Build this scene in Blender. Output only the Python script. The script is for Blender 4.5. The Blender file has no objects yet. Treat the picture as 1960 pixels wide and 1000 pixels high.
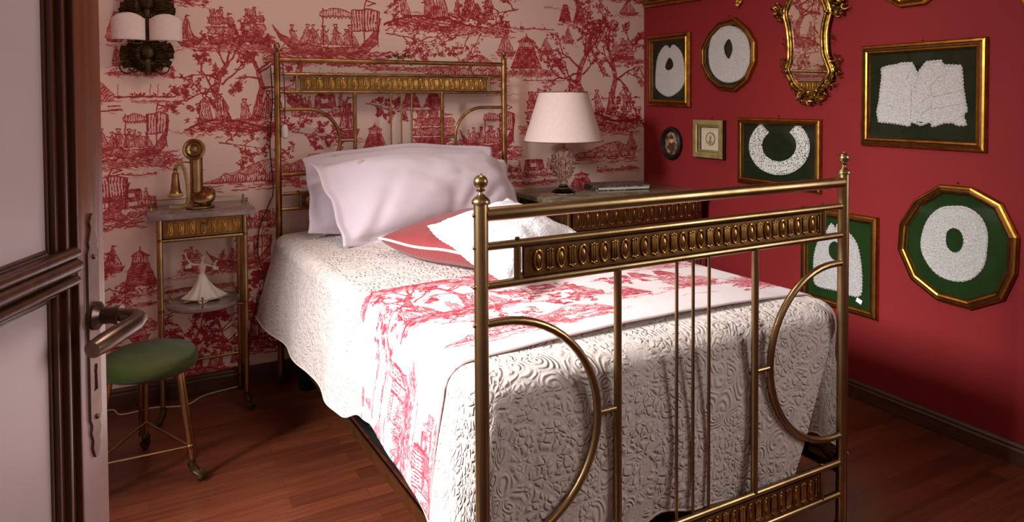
import bpy, bmesh, math, random
import numpy as np
from mathutils import Vector, Matrix, noise
from mathutils.geometry import tessellate_polygon
C = bpy.context.scene.collection
PI = math.pi
rnd = random.Random(7)

# ---------------------------------------------------------------- camera
F_PX, CX, CY = 1331.4, 980.0, 228.0
YAW, PITCH, ROLL = math.radians(28.053), math.radians(1.56), math.radians(-.278)
CAM = Vector((0, 0, 1.25))
fwd = Vector((math.sin(YAW)*math.cos(PITCH), math.cos(YAW)*math.cos(PITCH), -math.sin(PITCH)))
rgt0 = Vector((math.cos(YAW), -math.sin(YAW), 0)); up0 = rgt0.cross(fwd)
RGT = rgt0*math.cos(ROLL) + up0*math.sin(ROLL); UPV = -rgt0*math.sin(ROLL) + up0*math.cos(ROLL)
cd = bpy.data.cameras.new('camera'); cam = bpy.data.objects.new('camera', cd); C.objects.link(cam)
m = Matrix((RGT, UPV, -fwd)).transposed().to_4x4(); m.translation = CAM
cam.matrix_world = m
cd.sensor_width = 36; cd.lens = F_PX/1960*36; cd.shift_x = 0; cd.shift_y = -(500-CY)/1960
cd.clip_start = .02
bpy.context.scene.camera = cam

def at(u, v, ax, val):
    """measured point: where the sight line meets the plane x/y/z = val"""
    d = fwd*F_PX + RGT*(u-CX) - UPV*(v-CY)
    i = 'xyz'.index(ax); t = (val-CAM[i])/d[i]
    return CAM + d*t

WX, WY = 2.615, 3.252      # red wall plane, papered wall plane
def yz(u, v, x=WX-.012):
    p = at(u, v, 'x', x); return (p.y, p.z)

# ---------------------------------------------------------------- materials
def lin(c):
    return tuple(((x/255)/12.92 if x/255 <= .04045 else ((x/255+.055)/1.055)**2.4) for x in c) + (1,)
def mat(name, col, rough=.5, metal=0, spec=.5, **kw):
    m = bpy.data.materials.new(name); m.use_nodes = True
    b = m.node_tree.nodes['Principled BSDF']
    b.inputs['Base Color'].default_value = lin(col) if max(col) > 1.01 else tuple(col)+(1,)
    b.inputs['Roughness'].default_value = rough; b.inputs['Metallic'].default_value = metal
    b.inputs['Specular IOR Level'].default_value = spec
    for k, v in kw.items(): b.inputs[k.replace('_', ' ')].default_value = v
    return m
class NT:
    def __init__(s, m): s.t = m.node_tree; s.b = s.t.nodes['Principled BSDF']
    def n(s, typ, **kw):
        x = s.t.nodes.new(typ)
        for k, v in kw.items():
            if k.startswith('i_'):
                key = k[2:].replace('_', ' ')
                x.inputs[int(key) if key.isdigit() else key].default_value = v
            else: setattr(x, k, v)
        return x
    def l(s, a, b): s.t.links.new(a, b)
    def math(s, op, a, b=None):
        x = s.n('ShaderNodeMath', operation=op)
        for i, q in enumerate((a, b)):
            if q is None: continue
            if isinstance(q, (int, float)): x.inputs[i].default_value = q
            else: s.l(q, x.inputs[i])
        return x.outputs[0]
    def mix(s, f, a, b):
        x = s.n('ShaderNodeMix', data_type='RGBA')
        for i, q in ((0, f), (6, a), (7, b)):
            if isinstance(q, (int, float, tuple)): x.inputs[i].default_value = q
            else: s.l(q, x.inputs[i])
        return x.outputs[2]
    def bump(s, h, dist, strength=1):
        x = s.n('ShaderNodeBump', i_Distance=dist, i_Strength=strength); s.l(h, x.inputs['Height']); s.l(x.outputs[0], s.b.inputs['Normal']); return x
    def ramp(s, f, stops):
        x = s.n('ShaderNodeValToRGB'); e = x.color_ramp.elements
        while len(e) < len(stops): e.new(.5)
        for q, (p, c) in zip(e, stops): q.position = p; q.color = c
        s.l(f, x.inputs[0]); return x.outputs[0]
def noisy(m, c2, scale=8, lo=.4, hi=.65, bump=0, coord='Object', stretch=None, rough=None):
    t = NT(m); tc = t.n('ShaderNodeTexCoord'); mp = t.n('ShaderNodeMapping')
    if stretch: mp.inputs['Scale'].default_value = stretch
    t.l(tc.outputs[coord], mp.inputs[0])
    nz = t.n('ShaderNodeTexNoise', i_Scale=scale, i_Detail=6.0, i_Roughness=.6); t.l(mp.outputs[0], nz.inputs['Vector'])
    f = t.ramp(nz.outputs[0], [(lo, (0, 0, 0, 1)), (hi, (1, 1, 1, 1))])
    t.l(t.mix(f, tuple(t.b.inputs['Base Color'].default_value), lin(c2)), t.b.inputs['Base Color'])
    if rough:
        r = t.n('ShaderNodeMapRange', i_3=rough[0], i_4=rough[1]); t.l(nz.outputs[0], r.inputs[0]); t.l(r.outputs[0], t.b.inputs['Roughness'])
    if bump: t.bump(nz.outputs[0], bump)
    return m

BRASS = noisy(mat('aged_brass', (186, 156, 110), .27, 1), (130, 102, 68), 9, .35, .75, .0003, rough=(.22, .44))
BRASS_OLD = noisy(mat('dark_brass', (176, 130, 80), .35, 1), (112, 74, 44), 16, .35, .7, .0005, rough=(.25, .5))
GOLD = noisy(mat('stamped_gilt_brass', (232, 184, 100), .3, 1), (190, 138, 66), 30, .35, .75, .0004)
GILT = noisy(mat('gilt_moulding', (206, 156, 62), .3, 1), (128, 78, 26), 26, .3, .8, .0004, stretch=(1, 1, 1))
GILT_DARK = noisy(mat('gilt_brown_band', (110, 62, 30), .45, .7), (70, 34, 18), 30, .35, .75, .0004)  # brown inner steps of the gilt mouldings
BRONZE = noisy(mat('dark_bronze', (92, 72, 42), .45, .85), (44, 34, 22), 22, .35, .7, .001)
VELVET = noisy(mat('green_velvet_mount', (22, 32, 8), .9, spec=.2), (16, 24, 6), 14, .35, .75, .0006)
RED = noisy(mat('red_wall_paint', (134, 35, 36), .66, spec=.2), (128, 32, 33), 3, .3, .75, .0006)
BLACK = mat('black_lacquer', (18, 15, 14), .35)
BLACKCLOTH = noisy(mat('black_fabric', (12, 10, 9), .85, spec=.2), (7, 6, 6), 40, bump=.001)
PORC = mat('white_porcelain', (226, 218, 206), .16)
SHADE = noisy(mat('pale_lampshade_cloth', (240, 218, 208), .85), (234, 210, 200), 60, .4, .7, .0003)
TRIMB = mat('brown_shade_trim', (120, 78, 60), .7)
DARKWOOD = noisy(mat('dark_walnut', (66, 36, 22), .42), (36, 18, 11), 5, .35, .7, .001, stretch=(6, 6, .6))
BASEB = noisy(mat('brown_skirting_wood', (88, 52, 34), .5), (54, 30, 18), 4, .3, .7, .0008, stretch=(1, 1, 14))
CORDM = mat('brown_cord', (72, 44, 30), .6)
CORDW = mat('pale_cable', (190, 170, 150), .6)
BEIGE = mat('beige_braided_cord', (176, 150, 96), .55)
NAIL = mat('steel_nail', (120, 105, 90), .4, 1)
LABELW = mat('white_paper_tag', (235, 235, 235), .7)
STEEL = mat('bolt_steel', (120, 116, 112), .35, 1)

# marbles
def marble(name, c1, c2, c3):
    m = mat(name, c1, .16); t = NT(m); tc = t.n('ShaderNodeTexCoord')
    nz = t.n('ShaderNodeTexNoise', i_Scale=7.0, i_Detail=9.0, i_Roughness=.65, i_Distortion=1.6); t.l(tc.outputs['Object'], nz.inputs['Vector'])
    f = t.ramp(nz.outputs[0], [(.3, lin(c2)), (.48, lin(c1)), (.56, lin(c3)), (.7, lin(c1))]); t.l(f, t.b.inputs['Base Color']); return m
MARBLE = marble('grey_brown_marble', (128, 110, 104), (108, 92, 88), (142, 124, 118))
MARBLE_G = marble('green_grey_marble', (112, 104, 78), (72, 72, 52), (140, 132, 104))

# glass
GLASSC = mat('cut_crystal', (255, 252, 246), .02, 0, .5, Transmission_Weight=1.0, IOR=1.22)
def pane_glass():
    m = bpy.data.materials.new('picture_glass'); m.use_nodes = True; t = m.node_tree; t.nodes.clear()
    o = t.nodes.new('ShaderNodeOutputMaterial'); mx = t.nodes.new('ShaderNodeMixShader'); tr = t.nodes.new('ShaderNodeBsdfTransparent'); g = t.nodes.new('ShaderNodeBsdfGlossy')
    fr = t.nodes.new('ShaderNodeFresnel'); fr.inputs[0].default_value = 1.45; g.inputs['Roughness'].default_value = .03
    ge = t.nodes.new('ShaderNodeNewGeometry'); inv = t.nodes.new('ShaderNodeMath'); inv.operation = 'SUBTRACT'; inv.inputs[0].default_value = 1; mu = t.nodes.new('ShaderNodeMath'); mu.operation = 'MULTIPLY'
    t.links.new(ge.outputs['Backfacing'], inv.inputs[1]); t.links.new(inv.outputs[0], mu.inputs[0]); t.links.new(fr.outputs[0], mu.inputs[1]); t.links.new(mu.outputs[0], mx.inputs[0]); t.links.new(tr.outputs[0], mx.inputs[1]); t.links.new(g.outputs[0], mx.inputs[2]); t.links.new(mx.outputs[0], o.inputs[0]); return m
PANE = pane_glass()
MIRROR = mat('mirror_silver', (225, 215, 205), .015, 1)

# ---------------------------------------------------------------- mesh helpers
class MB:
    """collects vertices and faces for ONE mesh"""
    def __init__(s): s.v = []; s.f = []; s.mi = []; s.uv = None; s.cur = 0
    def add(s, vs, fs):
        b = len(s.v); s.v += [tuple(v) for v in vs]; s.f += [tuple(b+i for i in f) for f in fs]; s.mi += [s.cur]*len(fs); return s
    def box(s, a, b, rot=None, org=None):
        (x0, y0, z0), (x1, y1, z1) = a, b
        vs = [Vector(p) for p in ((x0, y0, z0), (x1, y0, z0), (x1, y1, z0), (x0, y1, z0), (x0, y0, z1), (x1, y0, z1), (x1, y1, z1), (x0, y1, z1))]
        if rot is not None: vs = [rot @ (v-org) + org if org else rot @ v for v in vs]
        return s.add(vs, [(0, 3, 2, 1), (4, 5, 6, 7), (0, 1, 5, 4), (1, 2, 6, 5), (2, 3, 7, 6), (3, 0, 4, 7)])
    def tube(s, pts, r, seg=12, closed=False, cap=True, flat=None):
        pts = [Vector(p) for p in pts]; n = len(pts)
        rs = r if isinstance(r, (list, tuple)) else [r]*n
        base = len(s.v); prev = None; rings = []
        for i, p in enumerate(pts):
            if closed: t = pts[(i+1) % n]-pts[i-1]
            else: t = pts[min(i+1, n-1)]-pts[max(i-1, 0)]
            t.normalize()
            if prev is None:
                a = Vector((0, 0, 1)) if abs(t.z) < .9 else Vector((1, 0, 0))
                u = t.cross(a).normalized()
            else: u = (prev - t*prev.dot(t)).normalized()
            prev = u; w = t.cross(u)
            for k in range(seg):
                q = 2*PI*k/seg; rings.append(p + (u*math.cos(q) + w*math.sin(q)*(flat or 1))*rs[i])
        fs = []
        for i in range(n if closed else n-1):
            j = (i+1) % n
            for k in range(seg):
                k2 = (k+1) % seg; fs.append((i*seg+k, i*seg+k2, j*seg+k2, j*seg+k))
        if cap and not closed: fs.append(tuple(range(seg))[::-1]); fs.append(tuple((n-1)*seg+k for k in range(seg)))
        return s.add(rings, fs)
    def lathe(s, prof, org=(0, 0, 0), seg=24, axis=None, ripple=0, nr=12):
        """prof: (radius, height) pairs; axis: rotation matrix for the z axis"""
        org = Vector(org); vs = []; fs = []; n = len(prof)
        for i, (r, h) in enumerate(prof):
            for k in range(seg):
                q = 2*PI*k/seg; rr = r*(1+ripple*math.cos(nr*q))
                v = Vector((rr*math.cos(q), rr*math.sin(q), h))
                vs.append((axis @ v if axis else v) + org)
        for i in range(n-1):
            for k in range(seg):
                k2 = (k+1) % seg; fs.append((i*seg+k, i*seg+k2, (i+1)*seg+k2, (i+1)*seg+k))
        if prof[0][0] > 1e-5: fs.append(tuple(range(seg))[::-1])
        if prof[-1][0] > 1e-5: fs.append(tuple((n-1)*seg+k for k in range(seg)))
        return s.add(vs, fs)
    def ball(s, c, r, seg=12, sc=(1, 1, 1)):
        n = max(5, seg//2+1); prof = [(max(r*math.sin(PI*i/n), 1e-6), -r*math.cos(PI*i/n)) for i in range(n+1)]
        return s.lathe(prof, c, seg, Matrix.Diagonal(sc))
    def grid(s, P, closed_u=False):
        """P: rows of points"""
        nr, nc = len(P), len(P[0]); fs = []
        for i in range(nr-1):
            for j in range(nc if closed_u else nc-1):
                j2 = (j+1) % nc; fs.append((i*nc+j, i*nc+j2, (i+1)*nc+j2, (i+1)*nc+j))
        return s.add([p for row in P for p in row], fs)
    def build(s, name, mats, parent=None, smooth=True, bevel=0, angle=40, weld=False):
        me = bpy.data.meshes.new(name); me.from_pydata(s.v, [], s.f)
        for mm in (mats if isinstance(mats, (list, tuple)) else [mats]): me.materials.append(mm)
        if any(s.mi): me.polygons.foreach_set('material_index', s.mi)
        if s.uv is not None:
            ul = me.uv_layers.new(name='UVMap'); li = np.zeros(len(me.loops), dtype=np.int32); me.loops.foreach_get('vertex_index', li)
            ul.data.foreach_set('uv', np.asarray(s.uv, dtype=np.float32)[li].ravel())
        bm = bmesh.new(); bm.from_mesh(me)
        if weld: bmesh.ops.remove_doubles(bm, verts=bm.verts, dist=1e-5)
        bmesh.ops.recalc_face_normals(bm, faces=bm.faces)
        if bevel:
            ed = [e for e in bm.edges if len(e.link_faces) == 2 and e.calc_face_angle(0) > math.radians(35)]
            bmesh.ops.bevel(bm, geom=ed, offset=bevel, segments=2, affect='EDGES', profile=.6)
        bm.to_mesh(me); bm.free()
        if smooth:
            me.shade_smooth()
            try: me.set_sharp_from_angle(angle=math.radians(angle))
            except Exception: pass
        o = bpy.data.objects.new(name, me); C.objects.link(o)
        if parent is not None:
            o.parent = parent; o.matrix_parent_inverse = parent.matrix_world.inverted() if False else Matrix.Translation(-parent.location)
        return o
def tag(o, label, cat, group=None):
    o['label'] = label; o['category'] = cat
    if group: o['group'] = group
    return o
def thing(name, label, cat, loc, group=None):
    """an Empty at the thing's base; parts are given in world coordinates"""
    o = bpy.data.objects.new(name, None); o.location = loc; o.empty_display_size = .05; C.objects.link(o)
    return tag(o, label, cat, group)
def struct(o): o['kind'] = 'structure'; return o
def sub(o, mod_levels=1):
    md = o.modifiers.new('smooth', 'SUBSURF'); md.levels = md.render_levels = mod_levels; return o
def solid(o, t, off=-1):
    md = o.modifiers.new('thickness', 'SOLIDIFY'); md.thickness = t; md.offset = off; return o
def arc(c, r, a0, a1, n, ax=0, rz=None):
    """points of an arc in the XZ plane"""
    return [(c[0]+r*math.cos(a0+(a1-a0)*i/n), c[1], c[2]+(rz or r)*math.sin(a0+(a1-a0)*i/n)) for i in range(n+1)]
P_L, SPREAD_L, P_F, P_P, P_C, EXPO = 700, 180, 24, 6, 12, 0.0
# ---------------------------------------------------------------- toile print, drawn stroke by stroke
class Toile:
    """an ink drawing on a wall-sized sheet; x runs with the wall, z up; units are metres"""
    def __init__(s, x0, x1, z0, z1, res):
        s.x0, s.z0, s.res = x0, z0, res
        s.W = int((x1-x0)/res); s.H = int((z1-z0)/res); s.a = np.zeros((s.H, s.W), np.float32)
        s.r = random.Random(11); s.g = np.random.default_rng(5)
        s.N = .55*s.field(.012)+.45*s.field(.004)
    def field(s, scale):
        """smooth random values 0..1 over the sheet"""
        k = scale/s.res; h, w = int(s.H/k)+3, int(s.W/k)+3; R = s.g.random((h, w)).astype(np.float32)
        y = np.arange(s.H)/k; x = np.arange(s.W)/k; yi, xi = y.astype(int), x.astype(int); fy, fx = y-yi, x-xi; fy = (fy*fy*(3-2*fy))[:, None]; fx = (fx*fx*(3-2*fx))[None, :]
        A = R[yi][:, xi]; Bb = R[yi][:, xi+1]; Cc = R[yi+1][:, xi]; Dd = R[yi+1][:, xi+1]
        return ((A*(1-fx)+Bb*fx)*(1-fy)+(Cc*(1-fx)+Dd*fx)*fy).astype(np.float32)
    def warp(s, amp, scale):
        """a shaky hand: push the drawing about by a few millimetres"""
        dx = ((s.field(scale)-.5)*2*amp/s.res).astype(int); dy = ((s.field(scale)-.5)*2*amp/s.res).astype(int)
        Yy, Xx = np.mgrid[0:s.H, 0:s.W]; s.a = s.a[np.clip(Yy+dy, 0, s.H-1), np.clip(Xx+dx, 0, s.W-1)]
    def line(s, p, q, w, ink=1., w2=None):
        x0, y0 = (p[0]-s.x0)/s.res, (p[1]-s.z0)/s.res; x1, y1 = (q[0]-s.x0)/s.res, (q[1]-s.z0)/s.res
        w = w/s.res; w2 = w if w2 is None else w2/s.res; m = max(w, w2)/2+1
        a, b = int(max(0, min(x0, x1)-m)), int(min(s.W, max(x0, x1)+m+1)); c, d = int(max(0, min(y0, y1)-m)), int(min(s.H, max(y0, y1)+m+1))
        if a >= b or c >= d: return
        X = np.arange(a, b)[None, :]; Y = np.arange(c, d)[:, None]; dx, dy = x1-x0, y1-y0; L = dx*dx+dy*dy+1e-6
        t = np.clip(((X-x0)*dx+(Y-y0)*dy)/L, 0, 1); D = np.hypot(X-x0-t*dx, Y-y0-t*dy)
        v = np.clip((w+(w2-w)*t)/2+.5-D, 0, 1)*ink
        s.a[c:d, a:b] = np.maximum(s.a[c:d, a:b], v)
    def path(s, pts, w, ink=1., w2=None):
        n = len(pts)-1
        for i in range(n):
            wa = w if w2 is None else w+(w2-w)*i/n; wb = w if w2 is None else w+(w2-w)*(i+1)/n
            s.line(pts[i], pts[i+1], wa, ink, wb)
    def poly(s, pts, base=0., hatch=None, ang=.9, gap=.006, ink=.9, edge=0):
        P = [((p[0]-s.x0)/s.res, (p[1]-s.z0)/s.res) for p in pts]
        a = int(max(0, min(p[0] for p in P))); b = int(min(s.W, max(p[0] for p in P)+1)); c = int(max(0, min(p[1] for p in P))); d = int(min(s.H, max(p[1] for p in P)+1))
        if a >= b or c >= d: return
        X = np.arange(a, b)[None, :]+.5; Y = np.arange(c, d)[:, None]+.5; M = np.zeros((d-c, b-a), bool)
        for i in range(len(P)):
            (xa, ya), (xb, yb) = P[i-1], P[i]
            if ya == yb: continue
            M ^= ((ya > Y) != (yb > Y)) & (X < (xb-xa)*(Y-ya)/(yb-ya)+xa)
        R = s.a[c:d, a:b]; Nn = s.N[c:d, a:b]; V = (base*(.25+1.5*Nn)).astype(np.float32)
        if hatch:
            g = gap/s.res; ph = (X*math.cos(ang)+Y*math.sin(ang))/g*2*PI + 1.5*np.sin(Y/(g*2.3)+X/(g*3.1))
            V = np.maximum(V, np.clip((np.sin(ph)+hatch-.5+(Nn-.5)*2.4)*1.3, 0, 1)*ink)
        R[M] = V[M]
        if edge: s.path(list(pts)+[pts[0]], edge, 1.)
    def leaf(s, x, y, sz, n=9):
        r = s.r; n = int(n*1.3)
        for _ in range(n):
            a = r.uniform(0, 2*PI); l = sz*r.uniform(.55, 1); px, py = x+sz*.2*math.cos(a), y+sz*.2*math.sin(a); k = sz*r.uniform(.28, .4)
            mx, my = x+l*.6*math.cos(a), y+l*.55*math.sin(a); s.line((px, py), (mx, my), k*.5, .95, k); s.line((mx, my), (x+l*math.cos(a+.15), y+l*.85*math.sin(a+.15)), k, .95, k*.3)
    def scrib(s, x0, x1, y0, y1, n, l=.02, w=.0022, ink=(.45, .95), sl=.25):
        r = s.r; n = int(n*1.5)
        for _ in range(n):
            x, y = r.uniform(x0, x1), r.uniform(y0, y1); q = l*r.uniform(.4, 1.3); k = r.uniform(-sl, sl)
            s.path([(x, y), (x+q*.35, y+q*(.16+k*.3)), (x+q*.7, y+q*k*.6), (x+q, y+q*(.1+k))], w, r.uniform(*ink), w*.5)
# every element draws in a box: T(u, v) with u, v in 0..1
def B(x0, z0, x1, z1, flip=False):
    w, h = x1-x0, z1-z0
    return (lambda u, v: (x0+(1-u if flip else u)*w, z0+v*h)), w, h
def e_water(t, b, n=26):
    T, w, h = b; (xa, ya), (xb, yb) = T(0, 0), T(1, 1); t.scrib(min(xa, xb), max(xa, xb)-w*.06, ya, yb, n, w*.12, h*.09, (.35, .85))
def person(t, x, y, h, lean=0):
    r = t.r; q = h*r.uniform(.15, .24); t.leaf(x, y, h*.14, 5); top = (x+lean*h, y+h*.82)
    t.poly([(x-q, y), (x+q*1.1, y), (top[0]+q*.5, top[1]-h*.1), (top[0], top[1]), (top[0]-q*.6, top[1]-h*.12)], .12, .45, r.uniform(-.3, .3), h*.075, .95, h*.03)
    t.path([(top[0]+h*.07*math.cos(k), top[1]+h*.09+h*.08*math.sin(k)) for k in [i*PI/4 for i in range(9)]], h*.035)
    t.line((top[0]-h*.09, top[1]+h*.15), (top[0]+h*.1, top[1]+h*.15), h*.05, .9)
    sg = r.choice((-1, 1)); t.path([(top[0], top[1]-h*.12), (top[0]+sg*h*.16, top[1]-h*.2), (top[0]+sg*h*.28, top[1]-h*r.uniform(.0, .3))], h*.045)
    for k in range(3): t.line((x+q*(k-1)*.7, y), (top[0]+q*(k-1)*.2, top[1]-h*.25), h*.02, .8)
def branch(t, p, a, l, w, d):
    r = t.r; pts = [p]; x, y = p
    for i in range(4):
        a += r.uniform(-.35, .35); x += l/4*math.cos(a); y += l/4*math.sin(a); pts.append((x, y))
        if d > 0 and i > 0 and r.random() < .85: branch(t, (x, y), a+r.choice((-1, 1))*r.uniform(.5, 1.2), l*.55, w*.55, d-1)
    t.path(pts, w, .9, w*.4)
    if d <= 1:
        for q in pts[1:]:
            for _ in range(2 if d == 0 else 1): t.leaf(q[0]+r.uniform(-1, 1)*l*.22, q[1]+r.uniform(-1, 1)*l*.2, r.uniform(.009, .0145), 4)
def trunk(t, pts, w0, w1):
    L, R = [], []; n = len(pts)-1
    for i, (x, y) in enumerate(pts):
        dx, dy = (pts[min(i+1, n)][0]-pts[max(i-1, 0)][0]), (pts[min(i+1, n)][1]-pts[max(i-1, 0)][1]); l = math.hypot(dx, dy); w = (w0+(w1-w0)*i/n)/2
        L.append((x-dy/l*w, y+dx/l*w)); R.append((x+dy/l*w, y-dx/l*w))
    t.poly(L+R[::-1], .42, .55, .15, max(w0*.2, .004), 1., w0*.08)
def e_isle(t, b, folk=5):
    T, w, h = b; r = t.r
    g = [T(u, .17+.05*math.sin(u*7)+(-.10*abs(u-.5)*2)) for u in [i/14 for i in range(15)]]
    t.poly(g+[T(.95, .07), T(.6, .02), T(.3, .05), T(.05, .06)], .22, .45, 1.4, h*.03, .95)
    t.path(g, h*.022, 1.)
    e_water(t, B(*T(0, -.02), *T(1, .12)) if T(0, 0)[0] < T(1, 0)[0] else B(*T(1, -.02), *T(0, .12)), 40)
    trunk(t, [T(.36, .15), T(.34, .32), T(.27, .45), T(.30, .62), T(.38, .78)], w*.085, w*.03)
    trunk(t, [T(.62, .15), T(.66, .35), T(.70, .52), T(.66, .7), T(.60, .86)], w*.07, w*.022)
    for (u, v, a, l) in ((.30, .6, 2.5, .32), (.28, .48, 2.9, .28), (.36, .75, 2.0, .24), (.38, .76, .8, .3), (.33, .55, .6, .26), (.70, .5, .3, .3), (.67, .68, .6, .3), (.62, .82, 1.3, .22), (.64, .78, 2.2, .3), (.69, .6, 2.7, .24), (.27, .45, 2.4, .26), (.38, .78, 1.5, .24), (.60, .86, 1.9, .2), (.66, .7, .9, .28), (.70, .52, -.2, .24), (.29, .56, 3.4, .22)):
        p = T(u, v); q = T(u+math.cos(a)*.01, v+math.sin(a)*.01); sg = 1 if T(1, 0)[0] > T(0, 0)[0] else -1
        branch(t, p, a if sg > 0 else PI-a, l*w, w*.02, 2)
    for k in range(folk):
        x, y = T(.18+.66*k/max(folk-1, 1)+r.uniform(-.03, .03), .17); person(t, x, y, h*r.uniform(.2, .3), r.uniform(-.2, .2))
    for k in range(34): p = T(r.uniform(.02, .98), r.uniform(.04, .2)); t.leaf(p[0], p[1], h*.04, 6)
def e_barge(t, b):
    T, w, h = b; r = t.r
    hull = [T(0, .55), T(.06, .42), T(.2, .28), T(.5, .2), T(.8, .24), T(.93, .5), T(1, .75), T(.96, .3), T(.86, .12), T(.5, .05), T(.2, .12), T(.07, .3)]
    t.poly(hull, .5, .5, 1.3, h*.035, 1., h*.014)
    for k in range(9): person(t, *T(.2+.068*k, .26), h*r.uniform(.26, .36), r.uniform(-.25, .25))
    t.poly([T(.72, .5), T(.98, .52), T(.99, .85), T(.9, .9), T(.72, .86)], .15, .5, 0, h*.05, 1., h*.018)
    for u in (.45, .72, .84, .97): t.line(T(u, .25), T(u, .86), h*.018)
    c = [T(.42+.3*k/10, .8+.08*math.sin(PI*k/10)) for k in range(11)]
    t.poly(c+[T(.72, .74), T(.42, .74)], .15, .4, 0, h*.04, .9, h*.012)
    for k in range(8): t.path([T(.43+.036*k, .75), T(.448+.036*k, .70), T(.466+.036*k, .75)], h*.012)
    t.path([T(.84, .9), T(.86, 1.05), T(.95, 1.0), T(.87, .95)], h*.02)
    for k in range(5): t.line(T(.1+.1*k, .25), T(.02+.1*k, .02), h*.012)
    e_water(t, B(min(T(0, 0)[0], T(1, 0)[0])-.1*w, T(0, -.12)[1], max(T(0, 0)[0], T(1, 0)[0])+.1*w, T(0, .14)[1]), 120)
def e_ship(t, b):
    T, w, h = b; r = t.r
    t.poly([T(.2, .3), T(.28, .14), T(.62, .12), T(.74, .36), T(.6, .3), T(.35, .28)], .6, .5, 1.3, h*.03, 1., h*.015)
    for (u, top) in ((.3, .9), (.45, 1.), (.62, .86)):
        t.line(T(u, .26), T(u, top), h*.014)
        t.poly([T(u, top), T(u+.12, top-.03), T(u, top-.06)], .8)
        for (v, s) in ((.33, .13), (.56, .1), (.74, .06)):
            if v+.16 > top: continue
            t.poly([T(u-s, v+.17), T(u+s*.9, v+.19), T(u+s*1.3, v+.08), T(u+s, v), T(u-s*.8, v+.02), T(u-s*.5, v+.09)], .3, .45, .2, h*.035, .95, h*.014)
    for u in (.3, .45, .62): t.line(T(u, .88), T(.8, .36), h*.007, .7); t.line(T(u, .86), T(.18, .34), h*.007, .7)
    e_water(t, B(min(T(0, 0)[0], T(1, 0)[0]), T(0, .0)[1], max(T(0, 0)[0], T(1, 0)[0]), T(0, .2)[1]), 80)
def e_sail(t, b):
    T, w, h = b
    t.poly([T(.1, .2), T(.25, .05), T(.8, .05), T(.95, .25)], .55, .5, 1.2, h*.05, 1., h*.02)
    t.line(T(.5, .2), T(.5, 1), h*.016)
    t.poly([T(.46, .95), T(.15, .25), T(.46, .28)], .3, .45, .2, h*.06, .95, h*.018); t.poly([T(.54, .85), T(.82, .3), T(.54, .27)], .2, .4, .2, h*.06, .9, h*.018)
    t.poly([T(.5, 1), T(.7, .97), T(.5, .92)], .9)
    e_water(t, B(T(0, 0)[0]-w*.3, T(0, -.12)[1], T(1, 0)[0]+w*.3, T(0, .1)[1]), 14)
def e_kiosk(t, b):
    T, w, h = b
    t.poly([T(.28, .66), T(.72, .66), T(.95, .14), T(.05, .14)], .62, .5, PI/2, h*.055, 1., h*.01)
    t.poly([T(.3, .66), T(.7, .66), T(.7, .8), T(.3, .8)], .1, .5, 0, h*.045, 1., h*.012)
    t.poly([T(.24, .79), T(.5, .93), T(.76, .79)], .55, .4, .2, h*.05, 1., h*.012); t.line(T(.5, .92), T(.5, 1), h*.02)
    for k in range(20): p = T(t.r.uniform(-.15, 1.15), t.r.uniform(0, .14)); t.leaf(p[0], p[1], h*.05, 6)
    e_water(t, B(T(-.3, 0)[0], T(0, -.08)[1], T(1.3, 0)[0], T(0, .08)[1]), 26)
def e_cones(t, b, n=2):
    T, w, h = b
    for k in range(n):
        a, c = k/n, (k+1)/n; m = (a+c)/2; t.poly([T(m-.16/n, .95), T(m+.16/n, .95), T(c-.03, .18), T(a+.03, .18)], .68, .5, PI/2, h*.1, 1., h*.012)
    t.scrib(T(0, 0)[0], T(.9, 0)[0], T(0, 0)[1], T(0, .18)[1], 24, w*.15, h*.03)
def e_hill(t, b):
    T, w, h = b; r = t.r
    t.poly([T(0, .28), T(.15, .45), T(.35, .62), T(.6, .9), T(.75, .96), T(.9, .75), T(1, .45), T(1, .28)], .3, .5, 2.3, h*.06, .85, h*.012)
    t.poly([T(.5, .28), T(.62, .84), T(.7, .9), T(.78, .3)], .05, .25, 2.5, h*.07, .7)
    for (u, v, s) in ((.18, .3, .1), (.3, .3, .12), (.44, .3, .2), (.66, .3, .1), (.78, .3, .12)):
        t.poly([T(u, v), T(u+s, v), T(u+s, v+.18), T(u+s/2, v+.27), T(u, v+.18)], .05, .3, 0, h*.06, .9, h*.022)
        for k in range(3): t.line(T(u+s*(.2+.3*k), v), T(u+s*(.2+.3*k), v+.09), h*.03)
    t.path([T(.6, .5), T(.62, .62), T(.64, .5)], h*.03)
    for k in range(70): x, y = T(r.uniform(-.08, 1.0), r.uniform(.02, .3)); l = w*r.uniform(.03, .14); t.line((x, y), (x+l, y+r.uniform(-.01, .01)*w), h*.022, r.uniform(.4, 1))
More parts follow.
